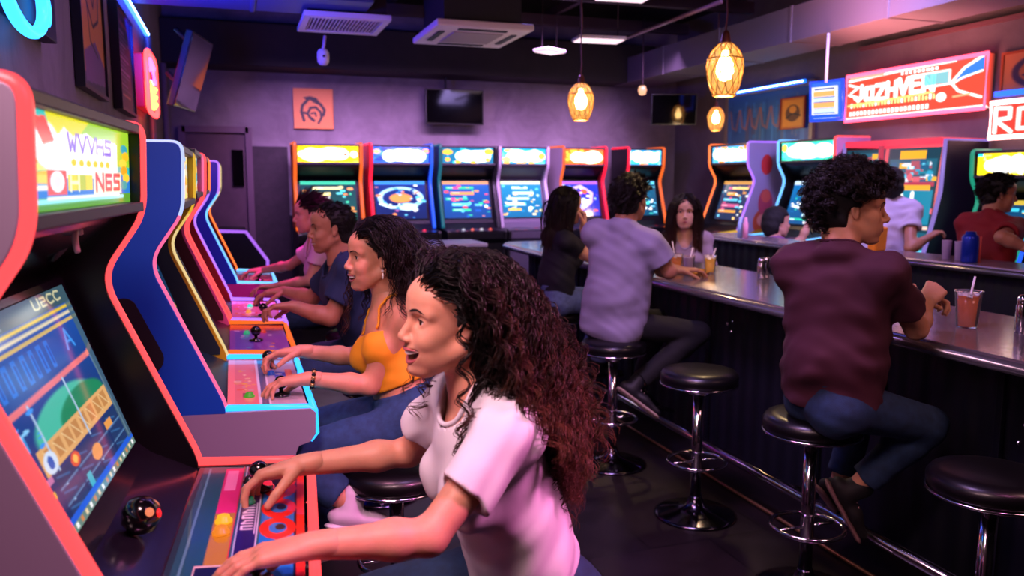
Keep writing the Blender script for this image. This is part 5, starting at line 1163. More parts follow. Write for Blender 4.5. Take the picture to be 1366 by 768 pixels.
cols = ['d86070', '2a9ac0', '60c8e8', 'f0b030', 'e8e8f8', '20809a', 'a85060', '1a5a80']
for (x0, y0, x1, y1, n) in ((.02, .04, .42, .6, 50), (.5, .1, .98, .32, 40), (.5, .36, .98, .7, 14), (.02, .64, .42, .96, 30), (.5, .74, .98, .96, 16)):
    A.rect(x0, y0, x1, y1, '1a5a70'); A.specks(rnd, n, cols, x0 + .03, y0 + .02, x1 - .03, y1 - .03, .06, .04)
A.rect(.5, .37, .98, .66, '1880a0'); A.text('N', .66, .4, .22, .16, 'ffffff', .2); A.rect(.46, .68, .98, .71, 'ffd0c0'); A.rect(.6, .03, .86, .1, 'f0a820'); A.rect(.5, .3, .98, .335, 'b03a50'); A.rect(.55, .33, .95, .37, 'f0a830'); A.rect(.44, 0, .475, 1, 'd85060')
art_panel('display_windows', A, [(.0, -Wd / 2 + .01, Hz - .05), (.0, Wd / 2 - .01, Hz - .05), (.12, Wd / 2 - .01, .95), (.12, -Wd / 2 + .01, .95)], artmat(1.5), t)
for y in (-.06,): MB().box((.05, y, 1.42), (.03, .03, .95)).build('mullion', glow('mullion_red', 'e04060', .8), t)
# ------------------------------------------------------------------ bar counters
tp = mat('bar_top', '8a8088', .16, metal=.65, bump=.08, bscale=25); nt = tp.node_tree
M_FR = mat('bar_front', '0d0f1c', .5); nt = M_FR.node_tree; b = nt.nodes['Principled BSDF']
tc = nt.nodes.new('ShaderNodeTexCoord'); wv = nt.nodes.new('ShaderNodeTexWave'); wv.inputs['Scale'].default_value = 2.6; wv.bands_direction = 'Y'; bp = nt.nodes.new('ShaderNodeBump'); bp.inputs['Strength'].default_value = .6; bp.inputs['Distance'].default_value = .02
nt.links.new(tc.outputs['Object'], wv.inputs['Vector']); nt.links.new(wv.outputs['Fac'], bp.inputs['Height']); nt.links.new(bp.outputs['Normal'], b.inputs['Normal'])
M_EDG = mat('counter_edge', '8c8894', .22, metal=.8)
BX0, BX1, BYA, BYB, BZ = 2.49, 3.30, .9, 7.75, 1.0
t = thing('bar_counter', 'long bar counter with metal top and dark panelled front on the right', 'counter', (0, 0, 0))
o = [(BX0, BYA), (BX0, BYB - .25), (BX0 + .06, BYB - .08), (BX0 + .22, BYB), (BX1 - .1, BYB), (BX1, BYB - .12), (BX1, BYA)]
MB().prism(o[::-1], BZ - .035, BZ, axis='z').build('counter_top', tp, t, bevel=.008)
e = MB(); e.tube([(x, y, BZ - .032) for x, y in o], .024, 8, closed=True); e.build('edge_trim', M_EDG, t)
MB().box(((BX0 + BX1) / 2 + .06, (BYA + BYB) / 2 - .1, .48), (.5, BYB - BYA - .5, .96)).build('cabinet', M_FR, t, bevel=.004)
for i in range(7):
    y = 1.2 + i * .98
    MB().box((BX0 + .175, y, .5), (.02, .03, .9)).build('pilaster', mat('bar_pilaster', '0b0d18', .4), t, bevel=.003)
r = MB(); r.tube([(BX0 - .14, .7, .2), (BX0 - .14, BYB - .3, .2)], .024, 12); r.build('foot_rail', M_CHR, t)
for y in (1.5, 3.0, 4.5, 6.0): MB().tube([(BX0 - .14, y, .2), (BX0 + .02, y, .17), (BX0 + .16, y, .12)], .014, 8).build('rail_bracket', M_CHR, t)
MB().tube([(BX0 - .1, .7, .012), (BX0 - .1, BYB - .3, .012)], .010, 6).build('floor_strip', mat('brass_strip', '7a5a40', .4, metal=.8), t)
hk = MB()
for y, z in ((1.98, .8), (2.02, .83), (2.05, .79), (1.99, .73), (2.0, .66), (2.03, .6)): pass
for k, (y, z) in enumerate(((2.02, .87), (2.05, .86), (2.03, .81), (2.05, .74), (2.07, .67))): MB().lathe([(.0, .012), (.009, .008), (.011, 0)], 10, M=Matrix.Translation((BX0 + .185 - .04, y, z)) @ Matrix.Rotation(-PI / 2, 4, 'Y')).build('hook_knob', M_CHR, t)
for k, (y, z) in enumerate(((3.85, .82), (3.9, .80), (3.86, .76))): MB().lathe([(.0, .012), (.009, .008), (.011, 0)], 10, M=Matrix.Translation((BX0 + .145, y, z)) @ Matrix.Rotation(-PI / 2, 4, 'Y')).build('hook_knob', M_CHR, t)
# second counter behind
CX0, CX1, CZ = 4.22, 4.62, 1.1
t = thing('bar_counter', 'narrow far counter with pale metal edge in front of the right wall machines', 'counter', (0, 0, 0))
o = [(CX0, 1.6), (CX0, 6.75), (CX0 + .1, 6.9), (CX1, 6.9), (CX1, 1.6)]
MB().prism(o[::-1], CZ - .04, CZ, axis='z').build('counter_top', mat('bar_top2', '9a8c98', .25, metal=.5), t, bevel=.008)
MB().tube([(x, y, CZ - .03) for x, y in o], .022, 8, closed=True).build('edge_trim', M_EDG, t)
MB().box(((CX0 + CX1) / 2 + .02, 4.2, .53), (.28, 5.0, 1.06)).build('cabinet', M_FR, t)
# low table with pale lit top behind the first stool
tq = thing('side_table', 'pale topped low table with thin steel legs behind the far end of the bar', 'table', (0, 0, 0))
P0 = [atZ(664, 322, .98), atZ(700, 316, .98)]
X0, Y0 = 1.95, 7.55
MB().box((2.0, 8.05, .97), (.8, .6, .04)).build('table_top', mat('pale_top', 'c0b8c8', .3), tq, bevel=.012)
for sx in (-.33, .33):
    for sy in (-.22, .22): MB().tube([(2.0 + sx, 8.05 + sy, 0), (2.0 + sx, 8.05 + sy, .955)], .014, 8).build('leg', M_CHR, tq)
# ------------------------------------------------------------------ stools
M_SEAT = mat('black_vinyl', '0a090c', .34, coat=.12); M_DCH = mat('dark_chrome', '4a4852', .16, metal=1.0)
def stool(loc, label, sh=.72, first=None, group='round chrome bar stools'):
    t = thing('bar_stool', label, 'stool', loc, 0, group)
    k = sh
    MB().lathe([(0, k - .085), (.12, k - .085), (.165, k - .075), (.182, k - .05), (.183, k - .025), (.17, k - .006), (.13, k + .002), (0, k + .004)], 32).build('seat', M_SEAT, t)
    MB().tube([(.18 * math.cos(a), .18 * math.sin(a), k - .066) for a in np.linspace(0, 2 * PI, 40, endpoint=False)], .006, 6, closed=True).build('seat_rim', M_CHR, t)
    MB().lathe([(.026, .02), (.026, k - .09)], 18).build('pole', M_CHR, t)
    MB().lathe([(.045, k - .12), (.05, k - .086)], 18).build('collar', M_CHR, t)
    MB().lathe([(.195, 0), (.197, .006), (.18, .014), (.10, .028), (.05, .05), (.032, .09), (.028, .10)], 36).build('base', M_DCH, t)
    f = .27
    fr = MB(); fr.tube([(-.0 + .135 * math.cos(a), .135 * math.sin(a), f) for a in np.linspace(0, 2 * PI, 40, endpoint=False)], .009, 8, closed=True); fr.tube([(.026, 0, f), (.135, 0, f)], .007, 6); fr.tube([(-.026, 0, f), (-.135, 0, f)], .007, 6)
    fr.build('foot_ring', M_CHR, t)
    return t
ST = {}
for key, px, py, lab in (('s1', 816, 618, 'bar stool under the man in the lilac grey shirt'), ('s2', 927, 686, 'empty bar stool standing between the two seated men')):
    p = atZ(px, py, 0); ST[key] = stool((p[0], p[1], 0), lab)
ST['s3'] = stool((2.06, 2.47, 0), 'bar stool under the man in the maroon shirt')
ST['s4'] = stool((2.165, 1.78, 0), 'empty bar stool cut off by the right edge')
ST['s0'] = stool((2.08, 5.12, 0), 'bar stool under the woman in the black shirt')
ST['a2'] = stool((.50, 2.72, 0), 'black stool under the woman in the yellow top', .62, group='stools in front of the arcade row')
ST['a1'] = stool((.62, 1.62, 0), 'stool under the laughing woman in the white shirt', .60, group='stools in front of the arcade row')
ST['a3'] = stool((.66, 4.0, 0), 'stool under the man in the navy shirt', .62, group='stools in front of the arcade row')
ST['a4'] = stool((.72, 5.35, 0), 'stool under the woman in the pink shirt', .62, group='stools in front of the arcade row')
# ------------------------------------------------------------------ drinks
gls = D.materials.new('clear_cup'); gls.use_nodes = True; b = gls.node_tree.nodes['Principled BSDF']; b.inputs['Transmission Weight'].default_value = .95; b.inputs['Roughness'].default_value = .08; b.inputs['IOR'].default_value = 1.12; b.inputs['Base Color'].default_value = (.95, .95, 1, 1)
def cup(label, loc, h, r, lc, fill, straw=None, foam='d8d0d0', empty=False):
    t = thing('drink_cup', label, 'drink', loc, 0, 'plastic cups with drinks on the bar')
    MB().lathe([(r * .74, 0), (r * .78, h * .1), (r, h), (r * 1.05, h + .002), (r * 1.05, h - .004), (r * .96, h - .004), (r * .74, .004), (0, .004)], 28).build('cup', gls, t)
    if not empty:
        MB().lathe([(0, .005), (r * .715, .006), (r * (.72 + .22 * fill), h * fill), (0, h * fill)], 28).build('drink', mat('drink_' + lc, lc, .15, em=lc, ems=.22), t)  # slight emission put in so the drink looks brighter
        ice = MB(); rr = random.Random(3)
        for i in range(9): ice.box((0, 0, 0), (.018, .018, .014), M=Matrix.Translation((rr.uniform(-.6, .6) * r, rr.uniform(-.6, .6) * r, h * fill + .004)) @ Matrix.Rotation(rr.random() * 3, 4, (rr.random(), rr.random(), 1)))
        ice.build('ice', mat('ice', foam, .2), t)
    else: MB().lathe([(0, .005), (r * .715, .006), (r * .93, h * .92), (0, h * .92)], 28).build('drink', mat('milky', 'b8a0b8', .3), t)
    if straw: MB().tube([(0, 0, .02), (straw[0] * .5, straw[1] * .5, h), straw], .0042, 8).build('straw', mat('straw_white', 'e8dce8', .4), t)
    return t
def on(px, py, z=BZ): p = atZ(px, py, z); return (p[0], p[1], z + .001)
cup('large amber drink with ice and straw on the bar beside the maroon shirted man', on(1289, 436), .150, .052, 'b0480e', .86, (.028, -.0, .21))
cup('dark orange drink on the tray, left of the two cups', on(902, 362), .12, .045, 'c06010', .8, (-.035, .0, .205))
cup('pale empty looking cup with a straw on the tray', on(918, 366), .12, .042, 'd8c0d0', .8, (.03, .0, .175), empty=True)
cup('yellow drink with ice standing alone beside the tray', on(947, 364), .115, .042, 'e8a028', .82, (.04, 0, .165))
p = on(917, 363); t = thing('tray', 'round amber tray under the two cups on the bar', 'tray', (p[0], p[1], BZ + .0))
MB().lathe([(0, 0), (.14, 0), (.155, .012), (.152, .014), (.138, .004), (0, .004)], 32).build('dish', mat('tray_amber', 'c88a1a', .3), t)
for px_, py_, lab, h in ((1018, 371, 'chrome shaker on the bar left of the maroon shirted man', .13), (1362, 443, 'steel shaker at the right edge of the bar', .15)):
    p = on(px_, py_); t = thing('shaker', lab, 'shaker', p)
    for dx in ((-.0,) if h > .14 else (-.022, .028)):
        MB().lathe([(.024, 0), (.026, .004), (.026, h * .72), (.022, h * .78), (.023, h * .8), (.023, h * .92), (.014, h), (0, h + .002)], 20, c=(dx, dx * .5, 0)).build('body', M_CHR, t)
p = atZ(1292, 352, CZ); t = thing('bottle', 'blue metal bottle on the far counter', 'bottle', (CX0 + .12, p[1] * (CX0 + .12) / p[0], CZ + .001))
MB().lathe([(.045, 0), (.048, .004), (.048, .15), (.044, .165), (.03, .175), (.03, .19), (0, .192)], 24).build('body', mat('bottle_blue', '1430a8', .3, metal=.4), t); MB().tube([(.06, -.02, .0), (.062, -.02, .16)], .006, 8).build('straw', mat('straw_red', 'e85a4a', .4), t)
for px_, lab in ((1262, 'clear cup on the far counter left of the blue bottle'), (1279, 'clear cup right beside the blue bottle on the far counter')):
    q = atX(px_, 342, CX0 + .16); t = thing('drink_cup', lab, 'drink', (CX0 + .16, q[1], CZ + .001)); MB().lathe([(.024, 0), (.03, .12), (.031, .121), (.028, .12), (.022, .004), (0, .004)], 20).build('cup', mat('lilac_cup', 'c8b0e0', .3), t)
for k, (px_, c1) in enumerate(((987, 'a8c8f8'), (994, 'f0a0b8'))):
    q = atX(px_, 318, CX0 + .12); t = thing('drink_cup', ['pale blue bottle like cup at the far end of the far counter', 'pink bottle like cup at the far end of the far counter'][k], 'drink', (CX0 + .12, q[1], CZ + .001)); MB().lathe([(.024, 0), (.026, .12), (.014, .15), (.014, .18), (0, .182)], 16).build('cup', mat('bt_' + c1, c1, .3), t)
# napkin and plate at the far man's elbow
p = on(868, 352); t = thing('paper_napkin', 'crumpled pale napkin on the bar by the black shirted woman', 'napkin', (2.62, 5.35, BZ + .002)); n_ = MB()
vs = [(x * .02, y * .02, .004 + .01 * abs(math.sin(x * 2.1 + y))) for x in range(-3, 4) for y in range(-3, 4)]; n_.add(vs, [(i * 7 + j, i * 7 + j + 7, i * 7 + j + 8, i * 7 + j + 1) for i in range(6) for j in range(6)], 0, True); n_.build('sheet', mat('napkin', 'd8c8c8', .8), t)
# ------------------------------------------------------------------ the people
def pose(head, face, neck, pelvis, W, facing, pfacing=None, arch=.0, hipw=.085, el=None, wr=None, kn=None, an=None, toe=None, hs=1.0, shdrop=.05, shtwist=0, up=None):
    """facing: horizontal direction of the chest; el/wr/kn/an: (L, R) points"""
    head, neck, pelvis = V(head), V(neck), V(pelvis); f = unit(V(facing[0], facing[1], 0)); pf = unit(V(*(pfacing or facing)[:2], 0)); u = unit(neck - pelvis)
    lat = np.cross(V(0, 0, 1.), f); lat = unit(lat - u * (lat @ u)); plat = np.cross(V(0, 0, 1.), pf); fw = np.cross(lat, u); T = pelvis - neck
    J = dict(head=head, face=V(face), neck=neck, pelvis=pelvis, chest=neck + T * .33 + fw * (.012 - arch * .3), waist=neck + T * .70 + fw * (.0 + arch), hs=hs)
    J['shL'] = neck - u * shdrop + lat * W; J['shR'] = neck - u * shdrop - lat * W
    J['hpL'] = pelvis + plat * hipw; J['hpR'] = pelvis - plat * hipw
    for k, v in (('el', el), ('wr', wr), ('kn', kn), ('an', an), ('toe', toe)):
        if v is not None: J[k + 'L'], J[k + 'R'] = V(v[0]), V(v[1])
    if up is not None: J['hup'] = V(up)
    return J
def reach(J, k, wrist, bias=(0, 0, -1), L1=.275, L2=.25):
    """elbow by two-bone reach"""
    S_ = J['sh' + k]; Wp = V(wrist); d = Wp - S_; L = min(np.linalg.norm(d), (L1 + L2) * .995); dn = unit(d); Wp = S_ + dn * L
    a = (L1 ** 2 - L2 ** 2 + L * L) / (2 * L); hh = math.sqrt(max(0, L1 ** 2 - a * a)); b = V(bias); b = unit(b - dn * (b @ dn)); J['el' + k] = S_ + dn * a + b * hh; J['wr' + k] = Wp
def fixarm(J, k, elbow, wrist):
    J['el' + k] = V(elbow); J['wr' + k] = V(wrist)
SK1 = skin('skin_warm', 'cf9478'); SK2 = skin('skin_olive', 'c68e6e'); SK3 = skin('skin_tan', 'a87258'); SK4 = skin('skin_fair', 'c9957c')
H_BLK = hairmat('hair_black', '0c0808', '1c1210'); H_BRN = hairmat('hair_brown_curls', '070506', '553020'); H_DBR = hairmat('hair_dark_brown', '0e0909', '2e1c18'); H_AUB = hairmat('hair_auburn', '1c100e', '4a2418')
C_BLK = mat('hair_under_black', '090606', .7)
JEAN = mat('denim', '16304f', .85, noise=.25, nscale=40, bump=.15, bscale=400); JEAN2 = mat('denim_light', '4a5a80', .85, noise=.2, nscale=40, bump=.15, bscale=400); TRS = mat('black_trousers', '0a0b12', .8)
DN = (0, 0, -1)
QUAL = 1.0
# --- 1 laughing woman, nearest
hd_ = atD(600, 427, 1.63)
nk = hd_ + V(.056, .004, -.152)
J = pose(hd_, (-1, -.12, .06), nk, (.60, 1.60, .70), .132, (-1, -.10), arch=.015, kn=((.17, 1.47, .645), (.17, 1.72, .645)), an=((.30, 1.45, .28), (.28, 1.74, .27)), up=(-.06, -.05, 1), hs=.97)
fixarm(J, 'L', atY(572, 716, 1.37), atY(415, 728, 1.385)); fixarm(J, 'R', atY(545, 603, 1.84), atY(402, 620, 1.83))
p = Person(J, (.60, 1.62, .60), True, h=.0045, hh=.0021)
p.body('person', 'laughing woman with long curly dark hair in a white t-shirt, nearest the camera', SK1, group=None, headkw=dict(mouth=.95, eyes=.8, fat=1.02, nose=.95),
    hands=dict(L=dict(hd=(-1, .12, -.16), pn=(0.0, -.1, -1), side=1, bends=FLAT, h=.002), R=dict(hd=(-1, .05, -.22), pn=(.05, -.35, -1), side=-1, bends=[(.45, .6, .4), (.5, .7, .4), (.55, .75, .4), (.55, .7, .4)], h=.002, thumb=(.6, .6, .25))))
p.face(lipc='b0585c', teeth=True, browup=.002)
p.shirt(mat('white_tee', 'd8d4da', .85, bump=.1, bscale=500), sleeve=.62, e=.014, loose=.018, hem=-.075, seed=3, amp=.0055, scoop=.014)
p.trousers(JEAN, top=.13)
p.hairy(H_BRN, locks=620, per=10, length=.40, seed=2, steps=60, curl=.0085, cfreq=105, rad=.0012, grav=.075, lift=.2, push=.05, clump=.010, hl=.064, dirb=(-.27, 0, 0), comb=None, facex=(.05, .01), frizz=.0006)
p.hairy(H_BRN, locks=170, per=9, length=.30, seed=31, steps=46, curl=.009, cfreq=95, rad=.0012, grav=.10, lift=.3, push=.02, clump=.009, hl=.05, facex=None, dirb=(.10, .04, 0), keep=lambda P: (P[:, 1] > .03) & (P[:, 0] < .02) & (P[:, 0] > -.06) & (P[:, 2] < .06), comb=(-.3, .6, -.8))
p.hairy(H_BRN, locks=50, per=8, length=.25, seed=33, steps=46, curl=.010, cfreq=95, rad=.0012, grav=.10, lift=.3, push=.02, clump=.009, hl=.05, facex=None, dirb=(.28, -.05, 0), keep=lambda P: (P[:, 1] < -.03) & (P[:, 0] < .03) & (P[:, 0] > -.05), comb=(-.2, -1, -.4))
o = p.cap(C_BLK, e=.006, name='hair_base')
MB().lathe([(0, -.004), (.004, 0), (0, .004)], 10, c=tuple(p.H((-.004, .083, -.042)) - p.base)).build('earring', M_CHR, p.root)
ringp = p.J['wrL']
P1 = p
# --- 2 woman in yellow
hd_ = atD(500, 343, 2.86); nk = hd_ + V(.045, .0, -.185)
J = pose(hd_, (-1, -.14, .02), nk, atD(548, 556, 2.86), .132, (-1, -.22), pfacing=(-1, -.1), arch=.02)
J['knL'] = V(.14, 2.72, .68); J['anL'] = atY(468, 672, 2.66); J['knR'] = V(.12, 3.02, .66); J['anR'] = V(.30, 3.04, .25)
J['toeL'] = J['anL'] + V(-.1, -.01, -.02) * 1.0 + V(.2, .0, 0); J['toeR'] = J['anR'] + V(-.2, 0, -.05)
J['toeL'] = J['anL'] + V(.2, -.03, -.04)
fixarm(J, 'L', atY(492, 514, 2.72), atY(410, 505, 2.74)); fixarm(J, 'R', atY(474, 476, 3.12), atY(400, 468, 3.10))
p = Person(J, (.55, 2.9, .62), True, h=.0055, hh=.0027)
p.body('person', 'smiling woman with long wavy hair in a yellow top at the blue cabinet', SK2, headkw=dict(mouth=.65, eyes=.8, nose=.95),
    hands=dict(L=dict(hd=(-1, .1, -.1), pn=(0, -.1, -1), side=1, bends=REST, h=.0027), R=dict(hd=(-1, 0, -.1), pn=(0, -.3, -1), side=-1, bends=GRIP, h=.0027)))
p.face(lipc='b05a58', teeth=True)
YT = mat('yellow_top', 'd8930f', .8, bump=.1, bscale=400)
sh = p.shirt(YT, e=.008, loose=.004, hem=-.12, seed=5, amp=.003, bare=True, collar=False, name='top')
# open the camisole above the bust
dg = None
p.trousers(mat('denim_blue', '1b3a60', .85, noise=.25, nscale=40, bump=.15, bscale=400), top=.10, cuff=.05)
p.shoes(mat('white_canvas', 'c8b8cc', .7), mat('white_sole', 'd8d0dc', .6))
p.hairy(H_DBR, locks=560, per=9, length=.40, seed=5, steps=52, curl=.007, cfreq=75, rad=.0013, grav=.09, lift=.2, push=.05, clump=.012, hl=.062, facex=(.05, .015), frizz=.0005, dirb=(-.12, 0, 0))
# a side lock falling in front of the far shoulder
p.hairy(H_AUB, locks=60, per=9, length=.36, seed=8, steps=46, curl=.008, cfreq=85, rad=.0013, grav=.22, lift=.1, push=.02, clump=.012, hl=.05, facex=None, dirb=(.14, -.02, 0), keep=lambda P: (P[:, 1] < -.04) & (P[:, 0] > -.02), comb=(.1, -.3, -1))
p.cap(C_BLK, e=.006, name='hair_base')
e_ = MB(); c = p.H((-.002, .083, -.040)) - p.base; e_.lathe([(0, -.006), (.006, 0), (0, .006)], 10, c=tuple(c)); e_.lathe([(0, -.03), (.004, -.024), (.002, -.008)], 8, c=tuple(c)); e_.build('earring', mat('pearl', 'e8e0d8', .2), p.root)
w = p.J['wrL']; ad = unit(p.J['elL'] - w); q = np.cross(ad, V(0, 0, 1)); r2 = np.cross(q, ad); b_ = MB()
for i in range(16):
    a = 2 * PI * i / 16; c = w + ad * .018 + (q * math.cos(a) + r2 * math.sin(a)) * .031 - p.base; b_.lathe([(.0075 * math.sin(t_), .0075 * math.cos(t_)) for t_ in np.linspace(0, PI, 7)], 8, i % 2, c=tuple(c))
b_.build('bracelet', [mat('bead_black', '101014', .2), mat('bead_gold', 'c8a060', .3, metal=.8)], p.root)
P2 = p
# --- 3 man in navy
hd_ = atD(441, 305, 3.95); nk = hd_ + V(.04, .0, -.17)
J = pose(hd_, (-1, -.06, -.02), nk, (.66, 4.02, .74), .16, (-1, -.12))
J['knL'] = V(.17, 3.86, .68); J['anL'] = V(.38, 3.86, .25); J['knR'] = V(.15, 4.2, .68); J['anR'] = V(.36, 4.22, .25)
fixarm(J, 'L', atY(441, 424, 3.86), atY(390, 408, 3.92)); fixarm(J, 'R', atY(415, 398, 4.32), atY(378, 388, 4.42))
p = Person(J, (.66, 4.02, .62), False, h=.0065, hh=.003)
p.body('person', 'man with short dark hair in a navy polo shirt smiling at an arcade screen', SK3, headkw=dict(mouth=.3, eyes=.5),
    hands=dict(L=dict(hd=(-1, .1, -.05), pn=(0, -.2, -1), side=1, bends=GRIP, h=.003), R=dict(hd=(-1, .1, -.1), pn=(0, .0, -1), side=-1, bends=REST, h=.003)))
p.face(lipc='9a5048', teeth=True)
p.shirt(mat('navy_polo', '16264a', .8), sleeve=.62, e=.014, loose=.02, hem=.0, seed=9, amp=.005, scoop=.02)
p.trousers(JEAN)
p.cap(C_BLK, e=.003, name='hair_base', amp=.001)
p.hairy(H_BLK, locks=420, per=7, length=.015, seed=4, steps=6, curl=.0, rad=.0013, grav=.05, lift=.8, clump=.008, hl=.070, facex=None, avoid=False, zmin=-.055, side=.018, infl=.010)
# --- 4 woman in pink light
hd_ = atD(413, 286, 5.35); nk = hd_ + V(.04, 0, -.17)
J = pose(hd_, (-1, .0, -.08), nk, (.72, 5.5, .76), .135, (-1, -.1))
J['knL'] = V(.2, 5.38, .70); J['anL'] = V(.42, 5.38, .25); J['knR'] = V(.2, 5.66, .70); J['anR'] = V(.40, 5.68, .25)
fixarm(J, 'L', atY(412, 374, 5.35), atY(366, 382, 5.45)); fixarm(J, 'R', atY(386, 354, 5.75), atY(350, 360, 5.95))
p = Person(J, (.72, 5.5, .62), True, h=.008, hh=.0035)
p.body('person', 'woman with dark tied hair in a pale pink t-shirt at the farthest left cabinet', SK4, headkw=dict(mouth=.0, eyes=.6),
    hands=dict(L=dict(hd=(-1, .1, -.05), pn=(0, -.2, -1), side=1, bends=REST, h=.004), R=dict(hd=(-1, .1, -.1), pn=(0, .0, -1), side=-1, bends=REST, h=.004)))
p.face(lipc='a05058')
p.shirt(mat('pink_tee', 'd8b0c8', .85), sleeve=.55, e=.014, loose=.02, hem=.0, seed=12, amp=.005)
p.trousers(JEAN)
p.cap(mat('hair_black_smooth', '0a0708', .8), e=.006, amp=.0015, extra=[(ell((-.115, 0, .02), (.035, .04, .04)), .02)])
p.hairy(H_BLK, locks=260, per=6, length=.11, seed=41, steps=12, curl=.001, cfreq=30, rad=.0016, grav=.0, lift=.0, clump=.010, jitter=.05, hl=.056, facex=None, avoid=False, infl=.010, comb=(-1, 0, -.1))
# --- 5 woman in black at the bar
hd_ = atD(757, 275, 5.4); nk = hd_ + V(-.055, .01, -.17)
J = pose(hd_, (1, .05, -.06), nk, atD(741, 398, 5.5), .135, (1, .05), arch=-.02)
J['knL'] = V(2.50, 5.28, .76) ; J['knR'] = V(2.46, 5.02, .76); J['anL'] = V(2.38, 5.25, .34); J['anR'] = V(2.36, 5.05, .32)
fixarm(J, 'R', atD(786, 343, 5.42), atD(778, 303, 5.38)); fixarm(J, 'L', atD(790, 340, 5.75), atD(808, 336, 5.72))
p = Person(J, (2.08, 5.12, .70), True, h=.0075, hh=.0035)
p.body('person', 'woman in a black t-shirt resting her chin on her hand at the bar', SK4, headkw=dict(mouth=0, eyes=.7),
    hands=dict(R=dict(hd=(.05, .1, 1), pn=(-1, .2, 0), side=-1, bends=[(.9, 1.2, .7)] * 4, h=.004), L=dict(hd=(1, 0, -.1), pn=DN, side=1, bends=REST, h=.004)))
p.face(lipc='a05050')
p.shirt(mat('black_tee', '0c0e18', .8), sleeve=.5, e=.012, loose=.016, hem=.02, seed=14, amp=.005)
p.trousers(JEAN2, top=.12)
p.shoes(mat('shoe_black', '0c0c10', .6), None)
p.cap(C_BLK, e=.006, name='hair_base')
p.hairy(H_DBR, locks=300, per=9, length=.27, seed=15, steps=24, curl=.002, cfreq=30, rad=.0018, grav=.34, lift=.05, push=.004, clump=.010, hl=.06, facex=(.04, .0), dirb=(-.02, 0, 0), jitter=.08)
# --- 6 man in lilac grey
hd_ = atD(842, 266, 4.45); nk = hd_ + V(-.045, -.01, -.17)
J = pose(hd_, (.80, .42, -.02), nk, (2.02, 4.12, .80), .165, (.70, .60), pfacing=(.85, .3), arch=-.03)
J['knL'] = V(2.44, 4.36, .76); J['knR'] = V(2.50, 3.98, .74); J['anR'] = atD(848, 512, 4.55); J['anL'] = V(2.36, 4.42, .35)
J['toeR'] = J['anR'] + V(.12, -.08, -.1); J['toeL'] = J['anL'] + V(.15, .0, -.1)
fixarm(J, 'R', atD(893, 362, 4.42), atD(862, 352, 4.85)); fixarm(J, 'L', (2.50, 4.60, 1.07), (2.66, 4.45, 1.045))
p = Person(J, (2.02, 4.15, .70), False, h=.006, hh=.003)
p.body('person', 'man with short dark hair in a lilac grey t-shirt leaning on the bar', SK3, headkw=dict(mouth=0, eyes=.7),
    hands=dict(R=dict(hd=(.3, .9, 0), pn=(-.2, 0, -1), side=-1, bends=REST, h=.0035), L=dict(hd=(1, -.3, 0), pn=DN, side=1, bends=REST, h=.0035)))
p.face(lipc='9a5048')
p.shirt(mat('grey_tee', '8a84a0', .85), sleeve=.62, e=.020, loose=.024, hem=.05, seed=16, amp=.004)
p.trousers(TRS, top=.06, e=.006)
p.shoes(mat('shoe_dark', '14141c', .6), mat('sole_tan', 'a08a80', .6))
p.cap(C_BLK, e=.012, name='hair_base')
p.hairy(H_BLK, locks=420, per=8, length=.055, seed=17, steps=12, curl=.003, cfreq=90, rad=.0017, grav=.06, lift=.55, push=.01, clump=.010, hl=.060, facex=None, avoid=False, zmin=-.06, infl=.010)
# glasses
g = MB()
for sg in (1, -1): g.tube([tuple(p.H((.088, sg * .032 + .02 * math.cos(a), .004 + .017 * math.sin(a))) - p.base) for a in np.linspace(0, 2 * PI, 20, endpoint=False)], .0014, 6, closed=True); g.tube([tuple(p.H((.083, sg * .052, .008)) - p.base), tuple(p.H((.03, sg * .078, .01)) - p.base), tuple(p.H((-.01, sg * .082, .008)) - p.base)], .0016, 6)
g.build('glasses', M_CHR, p.root)
# --- 7 woman across the bar
hd_ = atD(914, 283, 6.55); nk = hd_ + V(.03, .04, -.185)
J = pose(hd_, (-.52, -.85, -.02), nk, nk + V(.08, .06, -.52), .145, (-.5, -.86), hs=1.12)
J['knL'] = J['pelvis'] + V(-.1, -.35, -.04); J['knR'] = J['pelvis'] + V(-.28, -.22, -.04); J['anL'] = J['knL'] + V(.05, .05, -.42); J['anR'] = J['knR'] + V(.05, .05, -.42)
fixarm(J, 'L', nk + V(.13, -.2, -.27), nk + V(-.08, -.28, -.285)); fixarm(J, 'R', nk + V(-.24, -.02, -.26), nk + V(-.14, -.22, -.285))
stool((float(J['pelvis'][0]), float(J['pelvis'][1]), 0), 'bar stool under the woman in the beige top across the bar', .74)
p = Person(J, J['pelvis'] - V(0, 0, .1), True, h=.008, hh=.004)
p.body('person', 'woman with long dark hair in a beige long sleeved top facing us across the bar', SK4, headkw=dict(mouth=0, eyes=.8),
    hands=dict(L=dict(hd=(-.8, -.3, 0), pn=DN, side=1, bends=REST, h=.0045), R=dict(hd=(.5, -.7, 0), pn=DN, side=-1, bends=REST, h=.0045)))
p.face(lipc='a04a4a')
p.shirt(mat('beige_top', '9a848c', .85), e=.014, loose=.016, hem=.05, seed=18, amp=.005, long=True)
p.trousers(TRS)
p.cap(C_BLK, e=.006, name='hair_base')
p.hairy(H_AUB, locks=300, per=9, length=.34, seed=19, steps=26, curl=.002, cfreq=25, rad=.002, grav=.34, lift=.05, push=.0, infl=.017, clump=.010, jitter=.08, hl=.056, facex=(.055, .045), comb=lambda P, N: np.stack([-.5 + 0 * P[:, 0], np.sign(P[:, 1]) * 1.0, -.2 + 0 * P[:, 0]], 1))
